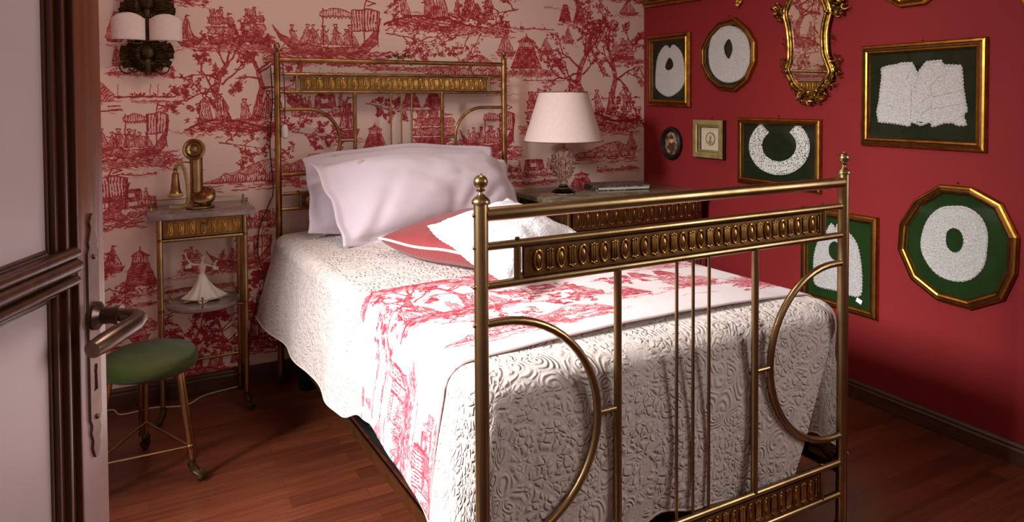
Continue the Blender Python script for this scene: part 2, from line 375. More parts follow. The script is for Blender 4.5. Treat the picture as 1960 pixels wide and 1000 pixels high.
def e_coach(t, b):
    T, w, h = b; r = t.r
    t.poly([T(.34, .42), T(.36, .8), T(.66, .8), T(.68, .42), T(.6, .34), T(.42, .34)], .5, .5, .3, h*.05, 1., h*.025)
    t.poly([T(.33, .8), T(.38, .9), T(.64, .9), T(.69, .8)], .8); t.poly([T(.44, .52), T(.44, .72), T(.56, .72), T(.56, .52)], 0, edge=h*.02)
    for u, rr in ((.36, .16), (.68, .18)):
        c = T(u, .24); R = rr*h; t.path([(c[0]+R*math.cos(k*PI/6), c[1]+R*math.sin(k*PI/6)) for k in range(13)], h*.03)
        for k in range(6): t.line((c[0]-R*math.cos(k*PI/6), c[1]-R*math.sin(k*PI/6)), (c[0]+R*math.cos(k*PI/6), c[1]+R*math.sin(k*PI/6)), h*.012)
    for u in (.06, .18, .86):
        t.poly([T(u-.06, .35), T(u+.07, .35), T(u+.07, .52), T(u-.03, .55), T(u-.09, .7), T(u-.1, .5)], .6, .4, .4, h*.06, 1., h*.015)
        for k in (-.05, -.02, .04, .06): t.line(T(u+k, .36), T(u+k*1.4, .1), h*.025)
    person(t, *T(.76, .4), h*.5); person(t, *T(.26, .3), h*.5)
    t.scrib(T(-.02, 0)[0] if T(0, 0)[0] < T(1, 0)[0] else T(1, 0)[0], max(T(0, 0)[0], T(.92, 0)[0]), T(0, -.02)[1], T(0, .16)[1], 60, w*.1, h*.03)
def e_shore(t, b):
    T, w, h = b; r = t.r
    t.path([T(u/8, .35+.05*r.uniform(-1, 1)) for u in range(9)], h*.08, .85)
    for k in range(9):
        p = T(r.uniform(0, 1), .42); t.leaf(p[0], p[1], h*.18, 5)
    for k in range(3): u = r.uniform(.1, .9); t.line(T(u, .4), T(u+.02, .95), h*.03, .7)
    e_water(t, B(T(0, 0)[0], T(0, 0)[1], T(1, 0)[0], T(0, .3)[1]), 12)
def e_bough(t, b, flip=False):
    T, w, h = b; sg = 1 if T(1, 0)[0] > T(0, 0)[0] else -1
    t.path([T(0, .7), T(.3, .62), T(.6, .5), T(.95, .42)], h*.035, .95, h*.01)
    for u, v, a in ((.1, .68, .9), (.25, .63, -.7), (.4, .6, .8), (.55, .52, -.6), (.7, .5, .7), (.85, .44, -.3), (.4, .58, -1.1)):
        branch(t, T(u, v), a if sg > 0 else PI-a, w*.26, h*.03, 1)
def e_bank(t, b):
    T, w, h = b
    t.poly([T(0, .4), T(.2, .6), T(.5, .5), T(.8, .7), T(1, .45), T(.8, .2), T(.4, .25), T(.1, .2)], .3, .5, 1.3, h*.12, .95)
    for k in range(22): p = T(t.r.uniform(.02, .98), t.r.uniform(.2, .75)); t.leaf(p[0], p[1], h*.12, 6)
    e_water(t, B(min(T(0, 0)[0], T(1, 0)[0]), T(0, 0)[1], max(T(0, 0)[0], T(1, 0)[0]), T(0, .4)[1]), 24)

def draw_toile():
    t = Toile(-.62, WX, 0, 2.7, .0013)
    def bx(u0, v1, u1, v0, flip=False):      # measured box on the papered wall
        a = at(u0, v0, 'y', WY); b = at(u1, v1, 'y', WY); return B(a.x, a.z, b.x, b.z, flip)
    r = t.r
    # quiet water and far shores between the scenes
    for k in range(34):
        x, z = r.uniform(-.6, 2.4), r.uniform(.05, 2.65); t.scrib(x, x+.16, z, z+.012, 7, .06, .0022, (.35, .8), .05)
    for (a, f) in (((205, 160, 335, 200), 0), ((250, 185, 350, 200), 0), ((380, 92, 520, 102), 0), ((560, 130, 700, 150), 0), ((1150, 175, 1225, 195), 0), ((960, 45, 1060, 60), 0), ((1000, 145, 1080, 160), 0), ((200, 320, 300, 345), 0)):
        e_shore(t, bx(*a))
    e_isle(t, bx(355, 85, 560, 262), 5); e_isle(t, bx(1058, 62, 1226, 250), 5); e_isle(t, bx(735, -110, 975, 60), 6)
    e_isle(t, bx(-20, -60, 170, 150), 5); e_isle(t, bx(215, -180, 400, 5), 5)
    e_barge(t, bx(522, 8, 728, 112)); e_barge(t, bx(170, 205, 322, 312)); e_barge(t, bx(880, 205, 985, 300)); e_barge(t, bx(1150, -90, 1330, -10))
    e_ship(t, bx(378, 15, 470, 92)); e_ship(t, bx(450, 15, 525, 80)); e_ship(t, bx(760, 205, 905, 290)); e_ship(t, bx(1065, 200, 1090, 240)); e_ship(t, bx(1150, 75, 1228, 120, True)); e_ship(t, bx(990, 170, 1075, 260))
    for a in ((196, 22, 240, 82), (336, 28, 378, 92), (192, 468, 240, 528), (945, 62, 990, 110), (1075, 50, 1100, 85), (640, 185, 690, 270), (1195, 250, 1222, 290), (620, 300, 660, 340), (210, 88, 236, 128), (1028, 72, 1062, 106), (1180, 0, 1225, 30)):
        e_sail(t, bx(*a))
    e_kiosk(t, bx(232, 470, 304, 565)); e_kiosk(t, bx(974, 66, 1040, 142)); e_kiosk(t, bx(1082, 325, 1142, 372)); e_kiosk(t, bx(690, 235, 745, 300))
    e_cones(t, bx(1068, 10, 1122, 48)); e_cones(t, bx(765, 172, 850, 214)); e_cones(t, bx(600, 400, 680, 440))
    e_hill(t, bx(388, 298, 572, 372)); e_hill(t, bx(1080, 268, 1215, 318)); e_hill(t, bx(800, 104, 958, 168)); e_hill(t, bx(520, 290, 640, 345)); e_hill(t, bx(190, 600, 300, 650))
    e_coach(t, bx(196, 355, 305, 405)); e_coach(t, bx(965, 298, 1075, 345)); e_coach(t, bx(560, 175, 680, 225)); e_coach(t, bx(470, 395, 540, 440))
    for a, f in (((420, 252, 540, 318), 0), ((740, 50, 860, 110), 0), ((1160, 205, 1228, 250), 0), ((560, 235, 650, 290), 0), ((800, 40, 960, 100), 1), ((900, 0, 990, 60), 1), ((700, 180, 770, 240), 0), ((1060, -30, 1160, 20), 0)):
        e_bough(t, bx(*a, bool(f)))
    e_isle(t, bx(330, 590, 470, 735), 3); e_isle(t, bx(470, 500, 545, 680), 2); e_ship(t, bx(335, 470, 400, 530)); e_barge(t, bx(395, 440, 520, 520))
    e_bank(t, bx(300, 530, 470, 570)); e_bank(t, bx(195, 670, 330, 730)); e_sail(t, bx(240, 600, 290, 660)); e_bank(t, bx(190, 570, 310, 600)); e_bough(t, bx(300, 640, 420, 700))
    e_isle(t, bx(600, 430, 760, 620), 4); e_barge(t, bx(1000, 420, 1180, 520)); e_hill(t, bx(900, 420, 1000, 480)); e_isle(t, bx(1100, 500, 1230, 660), 4)
    for (x, z, k) in ((-.55, .2, 0), (-.5, .75, 1), (-.55, 1.2, 2), (.9, .15, 1), (1.6, .1, 2), (2.1, .2, 0), (.5, 1.85, 2), (1.2, 2.0, 1), (1.9, 1.95, 0), (-.4, 1.9, 1), (0, 2.3, 2), (.8, 2.35, 0), (1.6, 2.4, 2), (2.2, 2.3, 1)):
        (e_isle, e_barge, e_hill)[k](t, B(x, z, x+.45, z+(.42, .22, .18)[k]))
    person(t, *at(508, 225, 'y', WY).xz, .12, .1)
    for a in ((500, 92, 740, 128), (185, 290, 335, 330), (370, 80, 530, 100), (1050, 225, 1228, 262), (960, 125, 1060, 150), (195, 128, 330, 150), (860, 40, 980, 70), (690, 120, 880, 140), (190, 395, 300, 425), (1140, 310, 1225, 335), (960, 335, 1080, 362), (560, 330, 640, 360), (215, 545, 310, 580)):
        e_bank(t, bx(*a))
    for a in ((1150, 250, 1225, 262), (380, 225, 540, 245), (560, 105, 720, 125), (1040, 228, 1200, 240), (860, 290, 960, 330), (1165, 120, 1228, 130), (970, 345, 1060, 360)):
        e_water(t, bx(*a), 40)
    t.warp(.0040, .018)
    im = bpy.data.images.new('toile_ink', t.W, t.H, alpha=False, float_buffer=False); im.colorspace_settings.name = 'Non-Color'
    px = np.ones((t.H, t.W, 4), np.float32); px[..., :3] = np.clip(t.a, 0, 1)[..., None]
    im.pixels.foreach_set(px.ravel()); im.update(); im.pack()
    return im, t
TOILE, TD = draw_toile()
def toile_mat(name, ground, mid, ink, cloth=False):
    m = mat(name, ground, .8 if cloth else .6); t = NT(m); uv = t.n('ShaderNodeUVMap', uv_map='UVMap')
    im = t.n('ShaderNodeTexImage', image=TOILE, interpolation='Cubic'); im.extension = 'REPEAT'; t.l(uv.outputs[0], im.inputs[0])
    # the hand-cut line: ragged ink edges from fine noise
    nz = t.n('ShaderNodeTexNoise', i_Scale=140.0, i_Detail=3.0); t.l(uv.outputs[0], nz.inputs['Vector'])
    f = t.math('MULTIPLY', im.outputs[0], t.math('ADD', t.math('MULTIPLY', nz.outputs[0], 1.1), .5))
    c = t.ramp(f, [(0., lin(ground)), (.22, lin(tuple((g*.7+q*.3) for g, q in zip(ground, mid)))), (.5, lin(mid)), (.95, lin(ink))])
    t.l(c, t.b.inputs['Base Color'])
    if cloth:
        n2 = t.n('ShaderNodeTexNoise', i_Scale=16.0, i_Detail=3.0); t.l(uv.outputs[0], n2.inputs['Vector']); t.bump(n2.outputs[0], .006)
    return m
PAPER = toile_mat('toile_wallpaper', (238, 206, 190), (206, 96, 92), (156, 26, 36))
RUNNER = toile_mat('toile_cloth', (220, 208, 206), (202, 118, 124), (160, 44, 60), True)
def uvw(x, z): return ((x-TD.x0)/(TD.W*TD.res), (z-TD.z0)/(TD.H*TD.res))
# ---------------------------------------------------------------- room shell
XL0, YF, HC = -1.0, -1.5, 2.7      # left wall, wall behind the camera, ceiling
# papered wall: one sheet with its print mapped in metres
m = MB(); nx, nz = 20, 14; xs = [XL0+(WX-XL0)*i/nx for i in range(nx+1)]; zs = [HC*j/nz for j in range(nz+1)]
m.grid([[(x, WY, z) for x in xs] for z in zs]); m.uv = [uvw(x, z) for z in zs for x in xs]
o = m.build('wall_back', [PAPER], smooth=False); solid(o, .1, 1); struct(o)
RY0, RY1, RZ0, RZ1 = -.75, .35, .85, 2.25      # second window, beside the camera
o = MB().box((WX, YF, 0), (WX+.1, RY0, HC)).box((WX, RY1, 0), (WX+.1, WY+.1, HC)).box((WX, RY0, 0), (WX+.1, RY1, RZ0)).box((WX, RY0, RZ1), (WX+.1, RY1, HC)).build('wall_right', RED, smooth=False); struct(o)
PLASTER = noisy(mat('warm_white_plaster', (198, 176, 166), .8), (188, 164, 154), 3, .3, .7, .001)
# left wall with the tall window
w = MB(); wy0, wy1, wz0, wz1 = .75, 1.98, .85, 2.35
w.box((XL0-.25, .42, 0), (XL0, wy0, HC)).box((XL0-.25, wy1, 0), (XL0, WY, HC)).box((XL0-.25, wy0, 0), (XL0, wy1, wz0)).box((XL0-.25, wy0, wz1), (XL0, wy1, HC))
struct(w.build('wall_left', PLASTER, smooth=False))
struct(MB().box((XL0-.25, .32, 0), (-.40, .42, HC)).build('wall_recess', PLASTER, smooth=False))
struct(MB().box((-.50, YF, 0), (-.40, .32, HC)).build('wall_passage', PLASTER, smooth=False))
w = MB().box((-.5, YF-.2, 0), (WX+.1, YF, HC))
struct(w.build('wall_front', PLASTER, smooth=False))
struct(MB().box((XL0-.25, YF-.2, HC), (WX+.1, WY+.1, HC+.1)).build('ceiling', PLASTER, smooth=False))
# windows: painted casements
def window(name, a, b, const, ax):
    fr = MB(); (p0, z0), (p1, z1) = a, b
    def bar(q0, q1, zz0, zz1, t=.03):
        fr.box((const-t, q0, zz0), (const+t, q1, zz1)) if ax == 'x' else fr.box((q0, const-t, zz0), (q1, const+t, zz1))
    bar(p0, p0+.05, z0, z1); bar(p1-.05, p1, z0, z1); bar(p0+.05, p1-.05, z0, z0+.05); bar(p0+.05, p1-.05, z1-.05, z1); c = (p0+p1)/2; bar(c-.03, c+.03, z0+.05, z1-.05)
    o = fr.build(name, PLASTER, bevel=.004); struct(o)
window('window_1', (wy0, wz0), (wy1, wz1), XL0-.12, 'x'); window('window_2', (RY0, RZ0), (RY1, RZ1), WX+.05, 'x')

# laminate floor: boards run along the papered wall
FL = mat('cherry_laminate', (128, 62, 38), .33); t = NT(FL); tc = t.n('ShaderNodeTexCoord'); 
br = t.n('ShaderNodeTexBrick', offset=.37, offset_frequency=2, i_Scale=1.0, i_Brick_Width=.62, i_Row_Height=.064, i_Mortar_Size=.0006, i_Mortar_Smooth=.2, i_Bias=0.0, i_Color1=(0, 0, 0, 1), i_Color2=(1, 1, 1, 1), i_Mortar=(.5, .5, .5, 1))
t.l(tc.outputs['Object'], br.inputs['Vector'])
mp = t.n('ShaderNodeMapping'); mp.inputs['Scale'].default_value = (1.6, 22, 1); t.l(tc.outputs['Object'], mp.inputs[0])
ofs = t.n('ShaderNodeVectorMath', operation='ADD'); t.l(mp.outputs[0], ofs.inputs[0]); t.l(br.outputs['Color'], ofs.inputs[1])
nz_ = t.n('ShaderNodeTexNoise', i_Scale=2.6, i_Detail=7.0, i_Roughness=.62, i_Distortion=.5); t.l(ofs.outputs[0], nz_.inputs['Vector'])
c = t.mix(br.outputs['Color'], lin((88, 42, 27)), lin((116, 58, 36))); g = t.ramp(nz_.outputs[0], [(.3, (.62, .58, .55, 1)), (.6, (1, 1, 1, 1))])
mx = t.n('ShaderNodeMix', data_type='RGBA', blend_type='MULTIPLY'); mx.inputs[0].default_value = 1; t.l(c, mx.inputs[6]); t.l(g, mx.inputs[7])
c = t.mix(br.outputs['Fac'], mx.outputs[2], lin((58, 26, 16))); t.l(c, t.b.inputs['Base Color']); t.bump(nz_.outputs[0], .0008)
struct(MB().box((XL0-.25, YF-.2, -.1), (WX+.1, WY+.1, 0)).build('floor', FL, smooth=False))
def skirting(name, a, b, nrm):
    """profile swept along the foot of a wall"""
    prof = [(0, 0), (.018, 0), (.018, .052), (.014, .058), (.014, .066), (.008, .074), (0, .076)]
    a, b, n = Vector(a), Vector(b), Vector(nrm); q = MB()
    q.grid([[tuple(p+n*d+Vector((0, 0, h))) for d, h in prof] for p in (a, b)])
    struct(q.build(name, BASEB, smooth=False))
skirting('baseboard_back', (XL0, WY, 0), (WX, WY, 0), (0, -1, 0)); skirting('baseboard_right', (WX, YF, 0), (WX, WY, 0), (-1, 0, 0))
skirting('baseboard_left', (XL0, .42, 0), (XL0, WY, 0), (1, 0, 0))

# ---------------------------------------------------------------- open door leaf beside the camera
DE = Vector((-.052, 1.188, 0)); DA = math.radians(22.5)
DH = Vector((-math.sin(DA), -math.cos(DA), 0)); DN = Vector((math.cos(DA), -math.sin(DA), 0))
DROT = Matrix((DH, DN, Vector((0, 0, 1)))).transposed()      # columns: along leaf, out of face, up
def D(s, n, z): return DE + DH*s + DN*n + Vector((0, 0, z))
def dbox(mb, s0, s1, n0, n1, z0, z1): return mb.box((s0, n0, z0), (s1, n1, z1), DROT, None)
def door_part(fn, name, material, parent, bevel=0, **k):
    q = MB(); fn(q); q.v = [tuple(Vector(v)+DE) for v in q.v] if k.get('shift', True) else q.v
    return q.build(name, material, parent, bevel=bevel)
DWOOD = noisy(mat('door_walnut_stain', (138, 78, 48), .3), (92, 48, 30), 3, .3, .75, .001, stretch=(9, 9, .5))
DDARK = noisy(mat('door_dark_moulding', (100, 58, 38), .3), (50, 26, 17), 4, .3, .75, .001, stretch=(9, 9, .5))
DPAN = noisy(mat('door_pale_panel', (206, 186, 186), .35), (198, 176, 178), 2, .3, .7)
# stile: brown stain above, pale sheen of bounced bed light painted in below
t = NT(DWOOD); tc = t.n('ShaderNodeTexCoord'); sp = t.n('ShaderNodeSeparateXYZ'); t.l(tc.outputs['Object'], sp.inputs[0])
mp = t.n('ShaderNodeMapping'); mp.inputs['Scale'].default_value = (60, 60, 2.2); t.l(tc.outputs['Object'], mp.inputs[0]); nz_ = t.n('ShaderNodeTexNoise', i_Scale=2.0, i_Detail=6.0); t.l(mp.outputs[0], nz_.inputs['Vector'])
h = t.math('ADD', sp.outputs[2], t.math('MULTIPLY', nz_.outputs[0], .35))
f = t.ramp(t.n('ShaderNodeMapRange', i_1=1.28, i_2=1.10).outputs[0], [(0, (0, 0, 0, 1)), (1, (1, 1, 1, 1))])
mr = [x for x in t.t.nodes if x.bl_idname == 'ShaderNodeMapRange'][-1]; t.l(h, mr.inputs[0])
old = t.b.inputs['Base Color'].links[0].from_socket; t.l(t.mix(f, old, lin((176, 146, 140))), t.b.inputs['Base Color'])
Z1 = 2.25
door = bpy.data.objects.new('door_1', None); door.location = DE; C.objects.link(door); struct(door)
W_ = .80
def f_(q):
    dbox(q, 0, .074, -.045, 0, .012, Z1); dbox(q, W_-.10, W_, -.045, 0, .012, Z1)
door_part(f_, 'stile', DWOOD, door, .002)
def f_(q): dbox(q, .074, W_-.10, -.045, 0, .012, .16); dbox(q, .074, W_-.10, -.045, 0, Z1-.11, Z1)
door_part(f_, 'rail', DDARK, door, .002)
def f_(q): dbox(q, .078, W_-.1, -.045, -.001, 1.004, 1.048)
mr_ = door_part(f_, 'mid_rail', DDARK, door, .003)
def mould(q, z0, z1):
    # stepped bolection moulding around one panel: (s inset, out, width)
    for (i0, i1, n0, n1) in ((.075, .080, -.02, .003), (.081, .100, -.03, -.005), (.101, .108, -.03, .003), (.109, .120, -.03, -.005), (.121, .126, -.03, -.001), (.127, .133, -.03, -.007)):
        if i0 < .12: dbox(q, i0, i1, n0, n1, z0, z1); dbox(q, W_-.034-i1, W_-.034-i0, n0, n1, z0, z1); continue
        k0, k1 = (i0-.119), (i1-.119)
        dbox(q, i0, i1, n0, n1, z0+k0, z1-k0); dbox(q, W_-.034-i1, W_-.034-i0, n0, n1, z0+k0, z1-k0)
        dbox(q, i1, W_-.034-i1, n0, n1, z0+k0, z0+k1); dbox(q, i1, W_-.034-i1, n0, n1, z1-k1, z1-k0)
MR = MB()
for (za, zb) in ((1.046, Z1-.11), (.16, 1.004)): door_part(lambda q: mould(q, za, zb), 'panel_moulding', DDARK, door, .0025)
for (za, zb) in ((1.052, Z1-.12), (.17, .998)):
    door_part(lambda q: dbox(q, .126, W_-.160, -.034, -.010, za, zb), 'panel', DPAN, door)
def f_(q):      # three rolls that run across the middle rail and stop at the stile
    for z, r in ((1.046, .010), (1.029, .0125), (1.009, .009)):
        q.tube([DH*.088+DN*.002+Vector((0, 0, z)), DH*(W_-.1)+DN*.002+Vector((0, 0, z))], r, 12, flat=.8)
door_part(f_, 'rail_moulding', DDARK, door)
# lock plate with shaped ends, keyhole and lever
LOCKM = noisy(mat('worn_lock_plate_brass', (142, 114, 102), .45, .5), (96, 70, 56), 12, .3, .7, .0006)
LEVER = noisy(mat('brown_brass_lever', (134, 112, 98), .32, .8), (78, 58, 48), 14, .3, .75, .0003)
def outline_plate(pts, name, material, parent, n0, n1, hole=None):
    bm = bmesh.new()
    def ring(P): 
        vs = [bm.verts.new(D(s, n1, z)) for s, z in P]; return [bm.edges.new((vs[i-1], vs[i])) for i in range(len(vs))]
    ed = ring(pts)+(ring(hole) if hole else [])
    bmesh.ops.triangle_fill(bm, edges=ed, use_beauty=True, use_dissolve=False)
    r = bmesh.ops.extrude_face_region(bm, geom=bm.faces[:]); bmesh.ops.translate(bm, verts=[v for v in r['geom'] if isinstance(v, bmesh.types.BMVert)], vec=DN*(n0-n1))
    bmesh.ops.recalc_face_normals(bm, faces=bm.faces); me = bpy.data.meshes.new(name); bm.to_mesh(me); bm.free(); me.materials.append(material)
    o = bpy.data.objects.new(name, me); C.objects.link(o)
    if parent: o.parent = parent; o.matrix_parent_inverse = Matrix.Translation(-parent.location)
    return o
sc_ = .040
half = [(.000, 1.092), (.004, 1.088), (.008, 1.080), (.005, 1.072), (.008, 1.062), (.012, 1.052), (.010, 1.044), (.015, 1.036), (.015, .80), (.010, .790), (.013, .780), (.008, .768), (.010, .758), (.006, .748), (.003, .742)]
pts = [(sc_+s, z) for s, z in half]+[(sc_-s, z) for s, z in half[::-1]]
key = [(sc_+.0055*math.cos(a), .870+.0065*math.sin(a)) for a in [math.radians(q) for q in range(-50, 231, 28)]]+[(sc_-.0055, .838), (sc_+.0055, .838)]
plate = outline_plate(pts, 'lock_plate', LOCKM, door, 0, .004, key)
q = MB()
for z in (1.03, .80): q.ball(D(sc_, .004, z), .004, 8)
q.build('screw', NAIL, plate)
q = MB(); ax = Matrix((DH, DN.cross(DH)*-1, DN)).transposed(); ax = Matrix((DH, Vector((0, 0, 1)), DN)).transposed()
q.lathe([(.020, .004), (.020, .009), (.016, .012), (.012, .015), (.012, .03), (.014, .034), (.014, .04)], D(sc_, 0, .945), 20, ax)
q.tube([D(sc_, .03, .945), D(sc_, .048, .945), D(sc_+.001, .060, .944), D(sc_+.010, .068, .942), D(sc_+.026, .069, .940), D(sc_+.095, .060, .937), D(sc_+.115, .055, .935)], [.010, .009, .010, .0115, .012, .013, .011], 14)
q.build('door_handle', LEVER, door)
# ---------------------------------------------------------------- brass bed
BHX, BHY, BW, BFX, BFY = .5267, 3.172, 1.1177, .6042, 1.2698
bed = thing('brass_bed', 'single bed with tall tubular brass headboard and footboard set with stamped panels', 'bed', ((BHX+BFX+BW)/2, 2.2, 0))
RECESS = noisy(mat('panel_recess', (150, 112, 66), .42, .95), (104, 72, 40), 30, .35, .7, .0004)
def stamped_panel(x0, x1, z0, z1, y, n, name='embossed_panel', parent=bed, frame=.006, d=.006, facing=-1, material=None):
    """plate with a raised border; every repeat is a ringed oval between ribbed uprights"""
    q = MB(); q.cur = 1; q.box((x0, y-.002, z0), (x1, y+.002, z1))
    f = frame
    for a, b in (((x0, z0), (x1, z0+f)), ((x0, z1-f), (x1, z1)), ((x0, z0+f), (x0+f, z1-f)), ((x1-f, z0+f), (x1, z1-f))):
        q.box((a[0], y-.006, a[1]), (b[0], y+.006, b[1]))
    q.cur = 0; p = (x1-x0-2*f)/n; zc = (z0+z1)/2; hh = (z1-z0)/2-f
    for i in range(n):
        cx = x0+f+p*(i+.5)
        for sy in (-1, 1):
            yy = y+sy*.0035
            R = p*.165; H = hh*.86
            q.tube([(cx+R*math.cos(a), yy, zc+H*math.sin(a)) for a in [2*PI*k/16 for k in range(16)]], p*.05, 6, True)
            q.ball((cx, yy, zc), 1, 8, (R*.62, d*.8, H*.72))
            for k in (-1, 0, 1):
                xx = cx+p*.5+k*p*.105
                if i == n-1 and k >= 0: continue
                h2 = H*(.92 if k == 0 else .8)
                q.tube([(xx, yy, zc-h2), (xx, yy-sy*-.001, zc), (xx, yy, zc+h2)], [p*.03, p*.048, p*.03], 5)
                for e in (-1, 1): q.ball((xx, yy, zc+e*(h2+p*.04)), p*.055, 6)
    return q.build(name, [material or GOLD, RECESS], parent)
def finial(x, y, z, s, big):
    q = MB(); r = .0148*s
    if big:
        q.lathe([(r*1.28, z-.006), (r*1.3, z-.002), (r*1.28, z+.001), (r*.95, z+.006), (r*.6, z+.0105), (r*.36, z+.0145), (r*.32, z+.018), (r*.62, z+.020), (r*.66, z+.022), (r*.4, z+.0245), (r*.3, z+.028)], (x, y, 0), 24)
        c = z+.0385*s
        q.lathe([(max(.0146*s*math.sin(PI*i/12), 1e-5), c-.0146*s*math.cos(PI*i/12)) for i in range(13)], (x, y, 0), 24)
        for i in range(3): q.tube([(x+.0149*s*math.cos(a)*math.cos((i-1)*.5), y+.0149*s*math.sin(a)*math.cos((i-1)*.5), c+.0149*s*math.sin((i-1)*.5)) for a in [2*PI*k/20 for k in range(20)]], .0007, 4, True)
        q.ball((x, y, c+.0155*s), .003, 8)
    else:
        q.lathe([(r*1.15, z-.004), (r*1.2, z), (r*.8, z+.005), (r*.35, z+.009), (r*.5, z+.012), (r*.3, z+.015)], (x, y, 0), 18)
        q.ball((x, y, z+.027), .0135, 16)
    return q.build('finial', BRASS, None)
def bed_end(xl, y, top, A, Bz, Dt, Db, Ct, Cb, post_top, R, rt, rr, ra, rb, rthin, bars, thin, ringx, straight, npan, prefix):
    xr = xl+BW; P = []
    for x in (xl, xr):
        q = MB(); q.lathe([(R*.98, .055), (R, .06), (R, post_top-.004), (R*.95, post_top)], (x, y, 0), 28)
        p = q.build('post', BRASS if prefix == 'foot' else BRASS_OLD, bed); P.append(p)
        f = finial(x, y, post_top, 1 if prefix == 'foot' else .9, prefix == 'foot'); f.parent = p
        q = MB(); q.lathe([(.012, .03), (.019, .034), (.019, .05), (.015, .058)], (x, y, 0), 16)
        q.lathe([(1e-4, -.009), (.017, -.009), (.021, -.005), (.021, .005), (.017, .009), (1e-4, .009)], (x+.004, y, .021), 18, Matrix.Rotation(PI/2, 3, 'X')); c = q.build('caster', BRONZE, p)
        q = MB(); sg = -1 if x == xl else 1
        for z in (top, A, Bz, Dt): MB().ball((x+sg*(R+.0005), y, z), .0045, 8).build('rivet', BRASS_OLD, p)
    def hrail(z, r, name='rail'): return MB().tube([(xl+R*.6, y, z), (xr-R*.6, y, z)], r, 20).build(name, BRASS if prefix == 'foot' else BRASS_OLD, bed)
    hrail(top, rt, 'top_rail')
    for z in (A, Bz, Ct, Cb): hrail(z, rr)
    for s in (-1, 1):
        # D-shaped loop from the post
        x0 = xl if s < 0 else xr; sgn = 1 if s < 0 else -1; zc = (Dt+Db)/2; rz = (Dt-Db)/2; rx = abs(ringx)-straight
        pts = [(x0, y, Dt), (x0+sgn*straight, y, Dt)]+[(x0+sgn*(straight+rx*math.sin(a)), y, zc+rz*math.cos(a)) for a in [PI*k/28 for k in range(1, 28)]]+[(x0+sgn*straight, y, Db), (x0, y, Db)]
        MB().tube(pts, ra, 14).build('loop', BRASS if prefix == 'foot' else BRASS_OLD, bed)
        xb = (xl+xr)/2+s*bars
        MB().tube([(xb, y, Ct), (xb, y, Bz)], rb, 16).build('upright', BRASS if prefix == 'foot' else BRASS_OLD, bed)
        MB().tube([(x0+sgn*abs(ringx), y, zc), (xb, y, zc)], rb*.75, 12).build('link', BRASS, bed)
        for (za, zb) in ((Bz, A), (Cb, Ct)):
            xx = x0+sgn*.0835
            MB().tube([(xx, y, za), (xx, y, zb)], rr*.85, 10).build('collar_bar', BRASS, bed)
            MB().ball((xx, y, zb+rr+.002), .0045, 8, (1.4, 1, .8)).build('rivet', BRASS_OLD, bed)
    for k in (-1, 0, 1):
        x = (xl+xr)/2+.008+k*thin; MB().tube([(x, y, Ct), (x, y, Bz)], rthin, 10).build('spindle', BRASS, bed)
    gm = None if prefix == 'head' else GOLDF
    stamped_panel(xl+.098, xr-.098, Bz+rr+.001, A-rr-.001, y, npan, material=gm)
    stamped_panel(xl+.098, xr-.098, Cb+rr+.001, Ct-rr-.001, y, npan, material=gm)
    return P
GOLDF = noisy(mat('stamped_brass_worn', (222, 182, 112), .3, 1), (160, 120, 70), 26, .35, .75, .0004)
bed_end(BFX, BFY, 1.0171, .951, .8703, .7922, .3059, .2295, .139, 1.046, .0148, .0147, .0088, .0092, .0092, .0042, .217, .0515, .286, .04, 16, 'foot')
bed_end(BHX, BHY, 1.4322, 1.3697, 1.2905, 1.2135, .925, .84, .772, 1.462, .0136, .0105, .0072, .0078, .0092, .0042, .217, .0515, .272, .127, 17, 'head')
# cast leaf crest on the headboard
q = MB()
for k in range(26):
    a = rnd.uniform(-1, 1); x = 1.087+.06*a; z = 1.444+.016*(1-a*a)*rnd.uniform(.2, 1.2)+.004; b = a*1.2+rnd.uniform(-.5, .5)
    q.tube([(x, BHY-.008, z), (x+.010*math.sin(b), BHY-.013, z+.008), (x+.022*math.sin(b), BHY-.008, z+.010*math.cos(b)+.004)], [.002, .005, .001], 6)
q.ball((1.087, BHY-.012, 1.455), .009, 10); q.ball((1.075, BHY-.012, 1.449), .006, 8); q.ball((1.10, BHY-.012, 1.448), .006, 8); q.tube([(1.12, BHY-.01, 1.44), (1.13, BHY-.012, 1.43), (1.137, BHY-.01, 1.42)], [.005, .006, .002], 8)
q.build('leaf_crest', BRASS_OLD, bed)
# iron side rails, dark base with bolts, black legs
IRON = noisy(mat('dark_painted_iron', (58, 42, 32), .45, .5), (34, 24, 20), 20, .3, .7, .0006)
for s, ox in ((-1, 0), (1, BW)):
    a = Vector((BHX+ox, BHY, .208)); b = Vector((BFX+ox, BFY, .208)); dr = (b-a).normalized(); nn = Vector((-dr.y, dr.x, 0))*(-s)
    q = MB(); 
    prof = [(-.004, -.004), (.026, -.004), (.026, .0), (0, .0), (0, .034), (-.004, .034)]
    if s > 0: prof = [(-x, z) for x, z in prof]
    pr = [[tuple(p+Vector((1, 0, 0))*x+Vector((0, 0, z))) for x, z in prof+[prof[0]]] for p in (a, b)]
    q.grid(pr); q.build('side_rail', BRASS_OLD, bed, smooth=False)
base = MB()
vs = [(BHX+.02, BHY-.03), (BFX+.02, BFY+.09), (BFX+BW-.02, BFY+.09), (BHX+BW-.02, BHY-.03)]
base.add([(x, y, z) for z in (.225, .40) for x, y in vs], [(0, 1, 2, 3)[::-1], (4, 5, 6, 7)]+[(i, (i+1) % 4, 4+(i+1) % 4, 4+i) for i in range(4)])
bb_ = base.build('base', BLACKCLOTH, bed, bevel=.006)
q = MB()
for k in range(7):
    y = 2.85-k*.2; x = BHX+.019+(BFX-BHX)*(BHY-y)/(BHY-BFY)
    for dz in (.0, .02): MB().ball((x, y-dz, .288-dz*.9), .005, 8, (.5, 1, 1)).build('bolt', STEEL, bb_)
